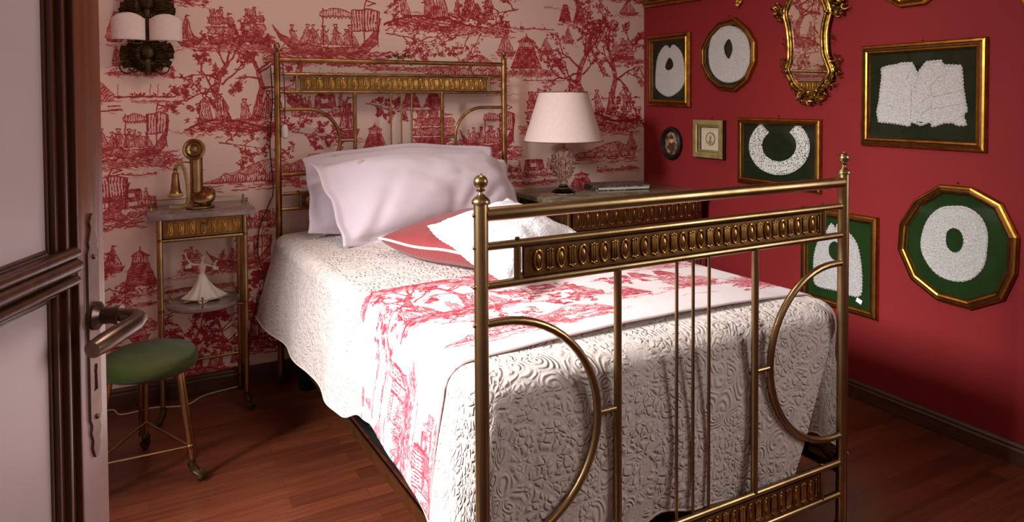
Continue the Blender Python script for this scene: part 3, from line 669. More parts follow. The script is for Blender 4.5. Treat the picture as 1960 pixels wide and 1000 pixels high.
for (x, y, z1) in ((.615, 3.06, .23), (1.62, 3.06, .23), (.68, 1.46, .23), (1.665, 1.47, .23)):
    MB().lathe([(.028, 0), (.034, .01), (.034, z1-.01), (.028, z1)], (x, y, 0), 20).build('leg', BLACKCLOTH, bed)
MB().tube([(1.60, 1.40, .275), (1.655, 1.35, .272), (1.69, 1.315, .262), (1.702, 1.295, .235), (1.708, 1.285, .205)], .0065, 8).build('hook', IRON, bed)

# ---------------------------------------------------------------- mattress, quilt, runner
ZT = .668
def EL(y): return .578 + (.498-.578)*min(max((y-1.32)/1.8, 0), 1)
def ER(y): return 1.772 + (1.682-1.772)*min(max((y-1.32)/1.8, 0), 1)
FY = 1.290; RC = .075; HEAD = 3.135; RE = .055
def interp(tab, x):
    if x <= tab[0][0]: return tab[0][1]
    for (a, b), (c, d) in zip(tab, tab[1:]):
        if x <= c:
            t = (x-a)/(c-a); t = t*t*(3-2*t); return b+(d-b)*t
    return tab[-1][1]
HEM_L = [(1.32, .18), (1.39, .335), (1.59, .375), (1.76, .395), (1.88, .375), (2.05, .315), (2.25, .298), (2.52, .305), (2.9, .30), (3.15, .325)]
FL_L = [(1.32, .05), (1.45, .035), (1.9, .035), (2.6, .035), (3.15, .07)]
HEM_R = [(1.32, .17), (1.5, .15), (1.8, .22), (2.4, .28), (3.15, .3)]
FL_R = [(1.32, .08), (1.5, .095), (1.9, .06), (3.15, .05)]
HEM_F = [(.6, .14), (.72, .17), (.9, .2), (1.01, .226), (1.09, .258), (1.2, .24), (1.449, .198), (1.53, .182), (1.57, .20), (1.61, .30), (1.75, .29)]
def crown(x, y):
    c = (EL(y)+ER(y))/2; w = (ER(y)-EL(y))/2; u = min(1, abs(x-c)/w); return ZT+.020*(1-u*u)*min(1, (y-FY)/.3)**.5 if y > FY else ZT
def nz(x, y, z, s=1.): return noise.noise(Vector((x, y, z))*s)
def drape(P, n, d, hem, fl, full):
    """P: edge point on plan, n: outward, d: distance down the cloth from the start of the rounding"""
    q = RE*PI/2
    if d < q:
        a = d/RE; off = -RE+RE*math.sin(a); z = ZT-RE+RE*math.cos(a)
    else:
        s = (d-q)/max(full-q, 1e-3); off = fl*(s**1.3)+.010*math.sin(s*PI); z = (ZT-RE)-(ZT-RE-hem)*s
    return Vector((P[0]+n[0]*off, P[1]+n[1]*off, z))
def side_pt(side, y, d, extra=0):
    if side < 0: P, n, hem, fl = (EL(y), y), (-1, 0), interp(HEM_L, y), interp(FL_L, y)
    else: P, n, hem, fl = (ER(y), y), (1, 0), interp(HEM_R, y), interp(FL_R, y)
    full = RE*PI/2+(ZT-RE-hem); v = drape(P, n, d*full, hem, fl, full)
    w = max(0, d-.25)*.02*nz(0, y*4.5, side*3.0)+max(0, d-.3)*.012*math.sin(y*13+side)
    v.x += n[0]*(w+extra*math.sin(min(d*full/(RE*PI/2), 1)*PI/2)); v.z += extra*max(0, 1-d*full/(RE*1.2)); return v, full
PATH = []      # (edge point, outward normal, hem, flare, tag)
N1 = 260
for i in range(N1): y = HEAD-(HEAD-(FY+RC))*i/N1; PATH.append(((EL(y), y), (-1, 0), interp(HEM_L, y), interp(FL_L, y), 'L', y))
for i in range(24):
    a = PI+PI/2*i/24; c = (EL(FY)+RC, FY+RC); n = (math.cos(a), math.sin(a)); s = i/24
    PATH.append(((c[0]+RC*n[0], c[1]+RC*n[1]), n, .30-.16*math.sin(s*PI/2), .045+.035*math.sin(s*PI)-.035*s, 'CL', s))
N2 = 190; xa, xb = EL(FY)+RC, ER(FY)-RC
for i in range(N2): x = xa+(xb-xa)*i/N2; PATH.append(((x, FY), (0, -1), interp(HEM_F, x), .004, 'F', x))
for i in range(24):
    a = -PI/2+PI/2*i/24; c = (ER(FY)-RC, FY+RC); n = (math.cos(a), math.sin(a)); s = i/24
    PATH.append(((c[0]+RC*n[0], c[1]+RC*n[1]), n, .29-.12*s, .01+.07*s, 'CR', s))
for i in range(N1+1): y = FY+RC+(HEAD-FY-RC)*i/N1; PATH.append(((ER(y), y), (1, 0), interp(HEM_R, y), interp(FL_R, y), 'R', y))
q = MB(); rows = []; uvs = []; MT, MS = 26, 60
for (P, n, hem, fl, tg, prm) in PATH:
    full = RE*PI/2+(ZT-RE-hem); row = []
    S = Vector(((EL(P[1])+ER(P[1]))/2, max(P[1], FY+.42), 0)); I = Vector((P[0]-n[0]*RE, P[1]-n[1]*RE, 0))
    for k in range(MT):
        t_ = (k/MT)**.8; x, y = S.x+(I.x-S.x)*t_, S.y+(I.y-S.y)*t_; edge = 1-t_
        z = ZT+.020*(1-t_**2)+.002*nz(x, y, 1, 9)*min(1, edge*8)
        row.append((x, y, z)); uvs.append((x, y))
    for k in range(MS+1):
        s = k/MS; v = drape(P, n, s*full, hem, fl, full)
        if tg in 'LR':
            sd = -1 if tg == 'L' else 1; w = max(0, s-.25)*.02*nz(0, P[1]*4.5, sd*3.0)+max(0, s-.3)*.012*math.sin(P[1]*13+sd); fade = min(1, (P[1]-FY-RC)/.15); v.x += n[0]*w*fade
        if tg in ('F', 'CR'):
            x = v.x; lim = 1.700-max(0, (.585-v.z))*.435; st = min(1, max(0, (x-lim)/.012)); st = st*st*(3-2*st)
            low = min(1, max(0, (.60-v.z)/.10))
            v.y += st*low*(.05 if tg == 'F' else .05*(1-prm))
            if tg == 'F':
                v.y += max(0, s-.35)*(.010*math.sin(x*19+1)+.010*nz(x*3, v.z, 5, 2))
                if x < .66: v.y -= (.66-x)*.25*max(0, s-.4)
        row.append(tuple(v)); uvs.append((I.x+n[0]*s*full, I.y+n[1]*s*full))
    rows.append(row)
q.grid(rows); q.uv = uvs
QM = mat('ivory_matelasse_cotton', (212, 197, 187), .85, Sheen_Weight=.15); t = NT(QM); uv = t.n('ShaderNodeUVMap', uv_map='UVMap')
# scrolls and leaves worked in quilting: rings of warped cells, leafy veins, fine crinkle
n1 = t.n('ShaderNodeTexNoise', i_Scale=7.0, i_Detail=2.0); t.l(uv.outputs[0], n1.inputs['Vector'])
s1 = t.n('ShaderNodeVectorMath', operation='SCALE'); s1.inputs['Scale'].default_value = .10; t.l(n1.outputs['Color'], s1.inputs[0])
w1 = t.n('ShaderNodeVectorMath', operation='ADD'); t.l(uv.outputs[0], w1.inputs[0]); t.l(s1.outputs[0], w1.inputs[1])
vo = t.n('ShaderNodeTexVoronoi', feature='F1', distance='EUCLIDEAN', i_Scale=17.0); t.l(w1.outputs[0], vo.inputs['Vector'])
ve = t.n('ShaderNodeTexVoronoi', feature='DISTANCE_TO_EDGE', i_Scale=17.0); t.l(w1.outputs[0], ve.inputs['Vector'])
# spiral phase: distance rings plus the angle round each cell centre
sub_ = t.n('ShaderNodeVectorMath', operation='SUBTRACT'); 
sc11 = t.n('ShaderNodeVectorMath', operation='SCALE'); sc11.inputs['Scale'].default_value = 1.0
t.l(w1.outputs[0], sc11.inputs[0]); t.l(sc11.outputs[0], sub_.inputs[0]); t.l(vo.outputs['Position'], sub_.inputs[1])
sx = t.n('ShaderNodeSeparateXYZ'); t.l(sub_.outputs[0], sx.inputs[0]); ang = t.math('ARCTAN2', sx.outputs[1], sx.outputs[0])
ph = t.math('ADD', t.math('MULTIPLY', vo.outputs['Distance'], 32.0), ang); ring = t.math('SINE', ph)
ring = t.math('MULTIPLY', t.math('ADD', ring, 1.0), .5)
vf = t.n('ShaderNodeTexVoronoi', feature='DISTANCE_TO_EDGE', i_Scale=50.0); s2 = t.n('ShaderNodeVectorMath', operation='SCALE'); s2.inputs['Scale'].default_value = .03
n2 = t.n('ShaderNodeTexNoise', i_Scale=24.0, i_Detail=2.0); t.l(uv.outputs[0], n2.inputs['Vector']); t.l(n2.outputs['Color'], s2.inputs[0])
w2 = t.n('ShaderNodeVectorMath', operation='ADD'); t.l(uv.outputs[0], w2.inputs[0]); t.l(s2.outputs[0], w2.inputs[1]); t.l(w2.outputs[0], vf.inputs['Vector'])
leaf = t.n('ShaderNodeMapRange', interpolation_type='SMOOTHSTEP', i_1=0.0, i_2=.22); t.l(vf.outputs[0], leaf.inputs[0])
edge = t.n('ShaderNodeMapRange', interpolation_type='SMOOTHSTEP', i_1=0.0, i_2=.14); t.l(ve.outputs[0], edge.inputs[0])
sel = t.n('ShaderNodeTexNoise', i_Scale=5.0, i_Detail=1.0); t.l(uv.outputs[0], sel.inputs['Vector']); sf = t.ramp(sel.outputs[0], [(.40, (0, 0, 0, 1)), (.52, (1, 1, 1, 1))])
n3 = t.n('ShaderNodeTexNoise', i_Scale=85.0, i_Detail=3.0); t.l(uv.outputs[0], n3.inputs['Vector'])
mm = t.n('ShaderNodeMix', data_type='FLOAT'); t.l(sf, mm.inputs[0]); t.l(t.math('MULTIPLY', ring, .8), mm.inputs[2]); t.l(leaf.outputs[0], mm.inputs[3])
hh = t.math('ADD', t.math('MULTIPLY', mm.outputs[0], edge.outputs[0]), t.math('MULTIPLY', n3.outputs[0], .35))
t.bump(hh, .0058, .8)
quilt = q.build('quilt', QM, None, angle=180)
solid(quilt, .006, -1)
tag(quilt, 'ivory quilted bedspread with raised scrolls draped over the brass bed to its base', 'bedspread')
# piped hem of the quilt
hemq = MB().tube([rows[i][-1] for i in range(0, len(rows), 3)], .0032, 6).build('hem_piping', mat('ivory_piping', (220, 206, 190), .8), quilt)
# mattress under the quilt
q = MB(); 
zz = [(.405, .03), (.412, .022), (.63, .022), (.645, .03), (.652, .05)]
def mring(z, ins):
    out = []
    y0, y1 = FY+ins+.02, HEAD-.02-ins
    cs = [(EL(y1)+ins+.012, y1), (EL(y0)+ins+.012, y0), (ER(y0)-ins-.012, y0), (ER(y1)-ins-.012, y1)]
    for k in range(4):
        a, b = cs[k], cs[(k+1) % 4]
        for j in range(12): out.append((a[0]+(b[0]-a[0])*j/12, a[1]+(b[1]-a[1])*j/12, z))
    return out
R_ = [mring(z, i) for z, i in zz]; q.grid(R_, True); q.add(R_[-1], [tuple(range(48))]); q.add(R_[0], [tuple(range(48))[::-1]])
tag(q.build('mattress', mat('ticking_white', (225, 220, 212), .9), None, weld=True), 'pale mattress resting on the dark base of the brass bed under the quilt', 'mattress')

# runner of toile cloth across the foot
q = MB(); rows2 = []; uvs = []; NY, ND, NX = 90, 46, 110
YA, YB = 1.392, 1.985
for i in range(NY+1):
    v_ = i/NY; row = []
    yl = YA+(1.86-YA)*v_; yt0 = YA+(2.03-YA)*v_; yt1 = YA+(1.93-YA)*v_
    # on the drop the back edge swings forward a little, as in the photo
    for k in range(ND):
        d = 1-k/ND; y = yl+(yt0-yl)*max(0, 1-d*2.2); p, full = side_pt(-1, y, d*.985, .0045); row.append(tuple(p)); uvs.append((.55-full*d, v_*.6))
    xl_, xr_ = EL(YA)+RE, ER(YA)-RE
    for k in range(NX+1):
        s = k/NX; y = yt0+(yt1-yt0)*s; x = (EL(y)+RE)*(1-s)+(ER(y)-RE)*s; t_ = abs(s-.5)*2
        z = ZT+.020*(1-t_**2)+.0050+.0015*nz(x, y, 4, 10); row.append((x, y, z)); uvs.append((.55+s*1.05, v_*.6))
    for k in range(1, ND+1):
        d = k/ND; y = yt1; p, full = side_pt(1, y, d*.8, .0045); row.append(tuple(p)); uvs.append((1.6+full*d*.8, v_*.6))
    rows2.append(row)
q.grid(rows2); q.uv = [uvw(u*1.25-.45, .78+v*1.25) for u, v in uvs]
runner = q.build('bed_runner', RUNNER, None, angle=180); solid(runner, .003, 1)
tag(runner, 'white bed runner printed with red toile scenes lying across the foot of the quilt', 'bed runner')
ed = [r_[0] for r_ in rows2]
HP = mat('grey_pink_binding', (196, 172, 168), .8)
MB().tube(rows2[0][::3], .0028, 6).build('front_binding', HP, runner)

# ---------------------------------------------------------------- pillows and cushions
def cushion(name, cs, th, flange, material, label, cat='pillow', under=.35, bow=.0, seed=0, n=64, wr=.012, corner=.0, crease=None, group=None, power=.5, edge_wave=.006, grow=0):
    """cs: four corners (u0v0, u1v0, u1v1, u0v1); th: height of the filling; flange: unfilled border"""
    A, Bc, Cc, Dc = [Vector(c) for c in cs]; nrm = (Bc-A).cross(Dc-A).normalized(); eu = (Bc-A).normalized(); ev = (Dc-A).normalized()
    front, back = [], []; uvs = []
    for j in range(n+1):
        fr, bk = [], []; v = -1+2*j/n
        for i in range(n+1):
            u = -1+2*i/n; a, b = (u+1)/2, (v+1)/2
            P = A*(1-a)*(1-b)+Bc*a*(1-b)+Cc*a*b+Dc*(1-a)*b
            pinch = bow*(1-u*u)*(v if abs(v) > .01 else 0); P = P+ev*pinch - eu*.018*(1-v*v)*u
            f = 1-flange; uu, vv = min(1, abs(u)/f), min(1, abs(v)/f)
            h = max(0, (1-uu**2.6)*(1-vv**2.6))**power
            w = wr*(nz(u*2.2+seed, v*2.2, seed*3., 1.3)*1.3+.6*nz(u*5+seed, v*3.+seed, 2.)+.25*nz(u*11, v*9+seed, 7.))*(.35+h)
            ew = edge_wave*(math.sin(u*7+seed)+math.sin(v*8+seed*2))*(1-h)
            if crease:
                for (cu, cv, au, av, dp) in crease:
                    d = (u-cu)*av-(v-cv)*au; along = (u-cu)*au+(v-cv)*av
                    w -= dp*math.exp(-(d/.07)**2)*math.exp(-(along/.5)**2)
            fr.append(P+nrm*(th*(1-under)*h+w+ew+.0015)); bk.append(P-nrm*(th*under*h**.6-ew-w*(1-h)*.9+.0015))
            uvs.append((u*.5, v*.35))
        front.append(fr); back.append(bk)
    q = MB(); q.grid(front); q.grid([r[::-1] for r in back])
    N = n+1; b0 = N*N; fs = []
    for i in range(n):
        fs += [(i, b0+N-1-i, b0+N-2-i, i+1), ((n)*N+i+1, b0+n*N+N-2-i, b0+n*N+N-1-i, n*N+i), (i*N+N-1, b0+i*N, b0+(i+1)*N, (i+1)*N+N-1), ((i+1)*N, b0+(i+1)*N+N-1, b0+i*N+N-1, i*N)]
    q.f += fs; q.mi += [0]*len(fs); q.uv = uvs+uvs
    o = q.build(name, material, None, angle=180, weld=False)
    tag(o, label, cat, group)
    return o, front, back, nrm
LINEN = noisy(mat('white_linen_pillowcase', (218, 202, 208), .8, Sheen_Weight=.1), (212, 195, 202), 5, .3, .7, .0012)
LT = NT(LINEN)
def monogram(par, c, eu, ev, nr, s):
    q = MB(); c = Vector(c)
    for k in range(3):
        for (a0, a1, r0, du) in ((0, 5.2, .3, -.35), (1, 6, .28, .35), (2, 7.5, .22, 0)):
            pts = [c+eu*s*(du+r0*(1+.12*k)*math.cos(a0+(a1-a0)*i/14))+ev*s*(r0*1.3*(1+.1*k)*math.sin(a0+(a1-a0)*i/14))+nr*.001 for i in range(15)]
            q.tube(pts, s*.022, 4)
    return q.build('monogram', mat('ecru_embroidery', (206, 186, 160), .7), par)
p1, f1, b1, n1_ = cushion('pillow', [(.60, 2.93, .70), (1.52, 3.02, .70), (1.545, 3.125, 1.012), (.615, 3.11, 1.0)], .075, .11, LINEN, 'white monogrammed pillow at the back against the brass headboard rails', bow=.046, seed=1, wr=.005, edge_wave=.009, under=.2, group='white bed pillows')
monogram(p1, f1[58][9]+n1_*.002, Vector((1, 0, 0)), Vector((0, .2, 1)).normalized(), n1_, .022)
p2, f2, b2, n2_ = cushion('pillow', [(.68, 2.665, .686), (1.60, 2.83, .70), (1.575, 3.03, .965), (.63, 2.985, .985)], .20, .10, LINEN, 'large white monogrammed pillow in front, leaning on the other pillow and tucked onto the quilt', bow=.014, seed=4, wr=.006, edge_wave=.010, under=.3, crease=[(.25, -.6, .5, 1, .012), (-.65, -.6, .3, 1, .014), (.05, -.75, .2, 1, .012), (.45, -.65, .6, 1, .010), (-.82, -.2, .25, 1, .008)], group='white bed pillows')
monogram(p2, f2[52][11]+n2_*.003, Vector((1, .03, 0)).normalized(), Vector((0, .2, 1)).normalized(), n2_, .024)
REDC = mat('quilted_coral_cotton', (142, 46, 47), .75, Sheen_Weight=.2); t = NT(REDC); uv = t.n('ShaderNodeUVMap', uv_map='UVMap')
wv = t.n('ShaderNodeTexWave', wave_type='BANDS', bands_direction='X', i_Scale=22.0, i_Distortion=9.0, i_Detail=3.0); t.l(uv.outputs[0], wv.inputs['Vector']); t.bump(wv.outputs['Fac'], .0016, .6)
p3, f3, b3, n3_ = cushion('cushion', [(.768, 2.49, .742), (1.00, 1.88, .762), (1.40, 2.10, .745), (1.24, 2.74, .775)], .15, .0, REDC, 'coral red quilted cushion with white piping, lying in front of the pillows', 'cushion', bow=.03, seed=7, wr=.004, under=.58, power=.62, edge_wave=.002)
ring = [f3[0][i] for i in range(65)]+[f3[j][64] for j in range(1, 65)]+[f3[64][63-i] for i in range(64)]+[f3[63-j][0] for j in range(63)]
MB().tube([p-n3_*.001 for p in ring[::2]], .0046, 8, True).build('piping', mat('cream_piping', (244, 232, 216), .7), p3)
LACEC = mat('white_lace_cotton', (242, 240, 244), .8); t = NT(LACEC); uv = t.n('ShaderNodeUVMap', uv_map='UVMap')
vv_ = t.n('ShaderNodeTexVoronoi', feature='F1', i_Scale=60.0); t.l(uv.outputs[0], vv_.inputs['Vector']); n4 = t.n('ShaderNodeTexNoise', i_Scale=12.0, i_Detail=4.0); t.l(uv.outputs[0], n4.inputs['Vector'])
t.bump(t.math('ADD', t.math('MULTIPLY', vv_.outputs['Distance'], .3), n4.outputs[0]), .006, .7)
p4, f4, b4, n4_ = cushion('cushion', [(.872, 2.235, .820), (.862, 1.65, .757), (1.352, 2.068, .775), (1.31, 2.50, .845)], .055, .05, LACEC, 'white lace-trimmed cushion lying on top of the coral cushion behind the footboard', 'cushion', bow=.012, seed=9, wr=.005, under=.0, power=.6, edge_wave=.004)
q = MB()
ringf = [f4[0][i] for i in range(65)]+[f4[j][64] for j in range(1, 65)]+[f4[64][63-i] for i in range(64)]+[f4[63-j][0] for j in range(63)]
cc = sum((p for p in ringf), Vector())/len(ringf); r0, r1 = [], []
for i, p in enumerate(ringf): d = (p-cc); d.z = 0; d.normalize(); r0.append(p-n4_*.001); r1.append(p+d*(.012+.002*math.sin(i*1.9))-Vector((0, 0, .004)))
q.grid([r0, r1], True); solid(q.build('lace_edging', LACEC, p4), .0015)
# ---------------------------------------------------------------- claw foot
def claw(parent, x, y, dx, dy, s=1., z=0):
    """lion paw on a small ball, pointing along (dx, dy)"""
    l = math.hypot(dx, dy); dx, dy = dx/l, dy/l; q = MB(); U = lambda a, b, h: (x+dx*a*s-dy*b*s, y+dy*a*s+dx*b*s, z+h*s)
    q.tube([U(0, 0, .075), U(-.002, 0, .055), U(.004, 0, .040), U(.014, 0, .026)], [.0085*s, .012*s, .013*s, .012*s], 10)
    q.ball(U(.026, 0, .0125), .0125*s, 12)
    for b in (-.011, -.004, .004, .011):
        q.tube([U(.008, b*.7, .034), U(.024, b*1.15, .030), U(.037, b*1.3, .020), U(.041, b*1.2, .008)], [.005*s, .0055*s, .0045*s, .002*s], 6)
    for k in range(5): a = k*1.25; q.tube([U(-.004, 0, .07), U(-.002+.010*math.cos(a), .010*math.sin(a), .058), U(.013*math.cos(a), .013*math.sin(a), .046)], [.004*s, .005*s, .001], 5)
    return q.build('claw_foot', BRONZE, parent)

# ---------------------------------------------------------------- brass side table
TX0, TX1, TY0, TY1 = .055, .362, 2.985, 3.205
tb = thing('side_table', 'small square brass side table with marble top and stamped drawer left of the bed', 'side table', ((TX0+TX1)/2, (TY0+TY1)/2, 0))
q = MB().box((.012, 2.945, .797), (.40, 3.236, .820)); q.build('marble_top', MARBLE, tb, bevel=.003)
for (x, y) in ((TX0, TY0), (TX1, TY0), (TX0, TY1), (TX1, TY1)):
    fr = y == TY0
    l = MB().tube([(x, y, .07), (x, y, .796)], .0095, 16).build('leg', BRASS, tb)
    if fr: claw(l, x, y, (1 if x == TX1 else -1)*.7, -1, .95)
    else: MB().lathe([(.012, 0), (.014, .006), (.011, .02), (.0095, .07)], (x, y, 0), 14).build('foot', BRONZE, l)
    for z in (.715, .44): MB().tube([(x, y, z-.006), (x, y, z+.006)], .0108, 14).build('ferrule', BRASS_OLD, l)
# extra ribbed pilasters seen beside the right legs
for k in range(3): MB().tube([(TX1-.002, TY0+.055+.045*k, .17), (TX1-.002, TY0+.055+.045*k, .70)], .004, 8).build('rod', BRASS_OLD, tb)
MB().box((TX0+.008, TY0+.012, .716), (TX1-.008, TY1-.005, .796)).build('apron', BRASS_OLD, tb, bevel=.002)
dr = stamped_panel(TX0+.012, TX1-.012, .722, .790, TY0+.003, 7, 'drawer', tb, .005, .006)
q = MB(); q.lathe([(.006, 0), (.008, .003), (.004, .008)], (.208, TY0-.002, .766), 12, Matrix.Rotation(PI/2, 3, 'X'))
q.tube([(.208+.009*math.cos(a)+.002, TY0-.012, .750+.017*math.sin(a)) for a in [2*PI*k/18 for k in range(18)]], .0018, 6, True); q.build('drawer_pull', BRASS, dr)
for (a, b) in (((TX0, TY0), (TX1, TY0)), ((TX0, TY1), (TX1, TY1)), ((TX0, TY0), (TX0, TY1)), ((TX1, TY0), (TX1, TY1))): MB().tube([(a[0], a[1], .712), (b[0], b[1], .712)], .0068, 12).build('rail', BRASS, tb)
MB().tube([(TX0, TY1, .158), (TX1, TY1, .158)], .006, 12).build('stretcher', BRASS, tb)
for x in (TX0, TX1): MB().tube([(x, TY0, .158), (x, TY1, .158)], .005, 10).build('stretcher', BRASS_OLD, tb)
SC = (.212, 3.085)
q = MB().lathe([(1e-4, .424), (.136, .424), (.141, .428), (.141, .436), (.137, .440), (1e-4, .440)], (SC[0], SC[1], 0), 56); q.build('round_shelf', MARBLE, tb)
for (x, y) in ((TX0, TY0), (TX1, TY0), (TX0, TY1), (TX1, TY1)):
    d = Vector((SC[0]-x, SC[1]-y, 0)).normalized(); a = Vector((x, y, .428)); MB().tube([a, a+d*.065], .0058, 10).build('shelf_bracket', BRASS, tb)
q = MB(); gr = .124
q.tube([(SC[0]+gr*math.cos(a), SC[1]+gr*math.sin(a), .474-.006*abs(math.cos(2*a))) for a in [2*PI*k/48 for k in range(48)]], .0024, 6, True)
for a in (-PI/2-.1, -PI/2+PI/2, PI/2, PI): 
    x, y = SC[0]+gr*math.cos(a), SC[1]+gr*math.sin(a); q.tube([(x, y, .44), (x, y, .478)], .003, 8); q.ball((x, y, .447), .0055, 10); q.ball((x, y, .478), .0055, 10)
q.build('shelf_gallery', BRASS, tb)
q = MB()      # gallery rail behind the top
zz = .820
for (x, y) in ((.385, 3.222), (.385, 3.10), (.028, 3.222), (.028, 3.10)):
    q.lathe([(.007, zz), (.007, zz+.003), (.003, zz+.008), (.005, zz+.014), (.003, zz+.018), (.005, zz+.023), (.001, zz+.028)], (x, y, 0), 12)
q.tube([(.385, 3.10, zz+.016), (.385, 3.222, zz+.022), (.028, 3.222, zz+.022), (.028, 3.10, zz+.016)], .002, 6); q.build('top_gallery', BRASS, tb)

# ---------------------------------------------------------------- candlestick telephone
PB = Vector((.205, 3.075, .820))
tel = thing('telephone', 'antique brass candlestick telephone with hanging earpiece standing on the marble side table', 'telephone', PB)
q = MB(); q.lathe([(1e-4, 0), (.052, 0), (.056, .004), (.054, .009), (.046, .013), (.038, .015), (.036, .02)], PB, 40); q.build('base', BRASS, tel)
yw = math.radians(-18); ax = Matrix.Rotation(yw, 3, 'Z') @ Matrix.Rotation(math.radians(38), 3, 'X')
q = MB(); q.lathe([(.030, -.028), (.043, -.010), (.047, .0), (.047, .012), (.042, .017), (.040, .018)], PB+Vector((.012, -.008, .046)), 36, ax)
dial = q.build('dial_housing', BRASS, tel)
q = MB(); c0 = PB+Vector((.012, -.008, .046)); q.lathe([(.040, .017), (.036, .020), (.012, .021), (.010, .024), (1e-4, .024)], c0, 36, ax)
q.build('dial', BRASS_OLD, tel)
q = MB()
for k in range(10): a = .6+k*.5; q.lathe([(1e-4, .0), (.0048, .0), (.0048, .002), (1e-4, .002)], c0+ax @ Vector((.029*math.cos(a), .029*math.sin(a), .020)), 10, ax)
q.build('finger_hole', mat('dial_numerals', (66, 48, 34), .5), dial)
q = MB(); q.tube([c0+ax @ Vector((.040, -.004, .02)), c0+ax @ Vector((.046, -.004, .03)), c0+ax @ Vector((.050, .0, .032))], .003, 8); q.build('finger_stop', BRASS, tel)
q = MB(); cb = PB+Vector((-.012, .012, .018))
q.lathe([(.030, .0), (.027, .01), (.0245, .03), (.024, .13), (.0245, .185), (.026, .20), (.020, .212)], cb, 28); q.build('column', BRASS, tel)
ax2 = Matrix.Rotation(math.radians(-22), 3, 'Z') @ Matrix.Rotation(math.radians(82), 3, 'X'); mc = PB+Vector((-.020, -.018, .238))
q = MB(); q.lathe([(1e-4, -.022), (.026, -.020), (.040, -.010), (.0435, .0), (.0435, .008), (.040, .012), (.034, .010), (.030, .004), (.028, .008), (.025, .015), (.020, .013), (.014, .006), (.010, .010), (1e-4, .012)], mc, 40, ax2)
q.build('mouthpiece', BRASS, tel)
q = MB(); q.ball(cb+Vector((-.004, -.006, .214)), .020, 16); q.build('pivot', BRASS_OLD, tel)
q = MB(); hk = cb+Vector((0, 0, .165)); q.tube([hk+Vector((-.018, 0, 0)), hk+Vector((-.04, -.004, .004)), hk+Vector((-.058, -.010, .002)), hk+Vector((-.085, -.012, -.012))], [.003, .003, .003, .002], 8)
q.tube([hk+Vector((-.045, -.02, .006)), hk+Vector((-.062, -.024, .0)), hk+Vector((-.080, -.026, -.006))], .0024, 8); q.build('cradle_hook', BRASS, tel)
er = PB+Vector((-.090, -.012, .062))
q = MB(); q.lathe([(.028, .0), (.022, .008), (.0175, .02), (.0135, .06), (.0125, .075), (.014, .082), (.008, .086), (.006, .096), (.009, .101), (1e-4, .106)], er, 28); erp = q.build('earpiece', BRASS_OLD, tel)
q = MB(); q.lathe([(1e-4, -.012), (.020, -.012), (.027, -.008), (.030, .0), (.027, .004)], er, 28); q.build('earpiece_cap', mat('aged_ivory_cap', (196, 164, 104), .35), erp)
coil = []; keyp = [er+Vector((.002, 0, .104)), er+Vector((.014, -.004, .122)), er+Vector((.030, -.004, .105)), er+Vector((.040, -.006, .06)), er+Vector((.044, -.014, .0)), er+Vector((.040, -.024, -.036)), er+Vector((.018, -.034, -.050)), er+Vector((-.016, -.03, -.050)), er+Vector((-.018, -.012, -.048))]
def crm(P, n):
    out = []
    for i in range(len(P)-1):
        p0, p1_, p2_, p3_ = P[max(i-1, 0)], P[i], P[i+1], P[min(i+2, len(P)-1)]
        for k in range(n):
            t_ = k/n; out.append(.5*((2*p1_)+(p2_-p0)*t_+(2*p0-5*p1_+4*p2_-p3_)*t_*t_+(3*p1_-p0-3*p2_+p3_)*t_**3))
    return out+[P[-1]]
cp = crm(keyp, 46)
q = MB(); q.tube(cp, [.0068+.0012*math.sin(i*1.15) for i in range(len(cp))], 8); q.build('cord', BEIGE, tel)

# ---------------------------------------------------------------- porcelain dancer
FB = Vector((.208, 3.075, .4405))
fig = thing('figurine', 'white porcelain figurine of a dancer in a wide swirling gown on the round marble shelf', 'figurine', FB)
def G(x, y, z): return FB+Vector((x, y, z))
q = MB(); rows_ = []
for j in range(15):
    s = j/14; z = .108*(1-s); row = []
    for k in range(72):
        a = 2*PI*k/72; r = .013+.040*s**1.5+.010*s; r *= 1+(.16*math.sin(7*a+s*1.2)+.07*math.sin(13*a+1))*s**1.3
        st = 1+s*(.35*max(0, math.cos(a-.15))**3+.30*max(0, math.cos(a-2.9))**3)
        row.append(G(r*st*math.cos(a)+.004*s, r*.78*math.sin(a), z+ s**3*.006*(1+math.sin(5*a+.5))))
    rows_.append(row)
q.grid(rows_, True); q.f.append(tuple(len(q.v)-72+k for k in range(72))); q.mi.append(0); q.f.append(tuple(range(72))[::-1]); q.mi.append(0)
q.build('gown', PORC, fig, angle=180)
q = MB()
q.lathe([(.012, .100), (.0115, .108), (.0095, .114), (.012, .124), (.0145, .133), (.0155, .142), (.013, .150), (.006, .155), (.0042, .160), (.0045, .165), (1e-4, .167)], FB, 20, Matrix.Diagonal((1, .72, 1)))
q.ball(G(.001, 0, .174), .0092, 16, (.9, 1, 1.15)); q.ball(G(.004, .006, .179), .0085, 12, (1, 1, .9)); q.ball(G(.001, -.0095, .173), .002, 6)
q.tube([G(-.012, 0, .149), G(-.030, -.002, .150), G(-.044, -.004, .158), G(-.056, -.004, .176), G(-.060, -.002, .190)], [.0052, .0045, .0040, .0030, .0026], 10)
q.tube([G(.013, 0, .148), G(.026, -.002, .140), G(.040, -.004, .136), G(.048, -.006, .142), G(.050, -.008, .149)], [.0052, .0044, .0038, .003, .0026], 10)
for (c_, d_) in (((-.060, -.002, .190), (-.2, 0, 1)), ((.050, -.008, .149), (.3, -.1, 1))):
    for k in range(5): a = (k-2)*.28; q.tube([G(*c_), G(c_[0]+(d_[0]+a)*.006, c_[1], c_[2]+.006), G(c_[0]+(d_[0]+a)*.009, c_[1], c_[2]+.0125-.001*abs(k-2))], [.0016, .0012, .0007], 5)
b_ = q.build('dancer', mat('flesh_tinted_porcelain', (222, 198, 176), .2), fig)
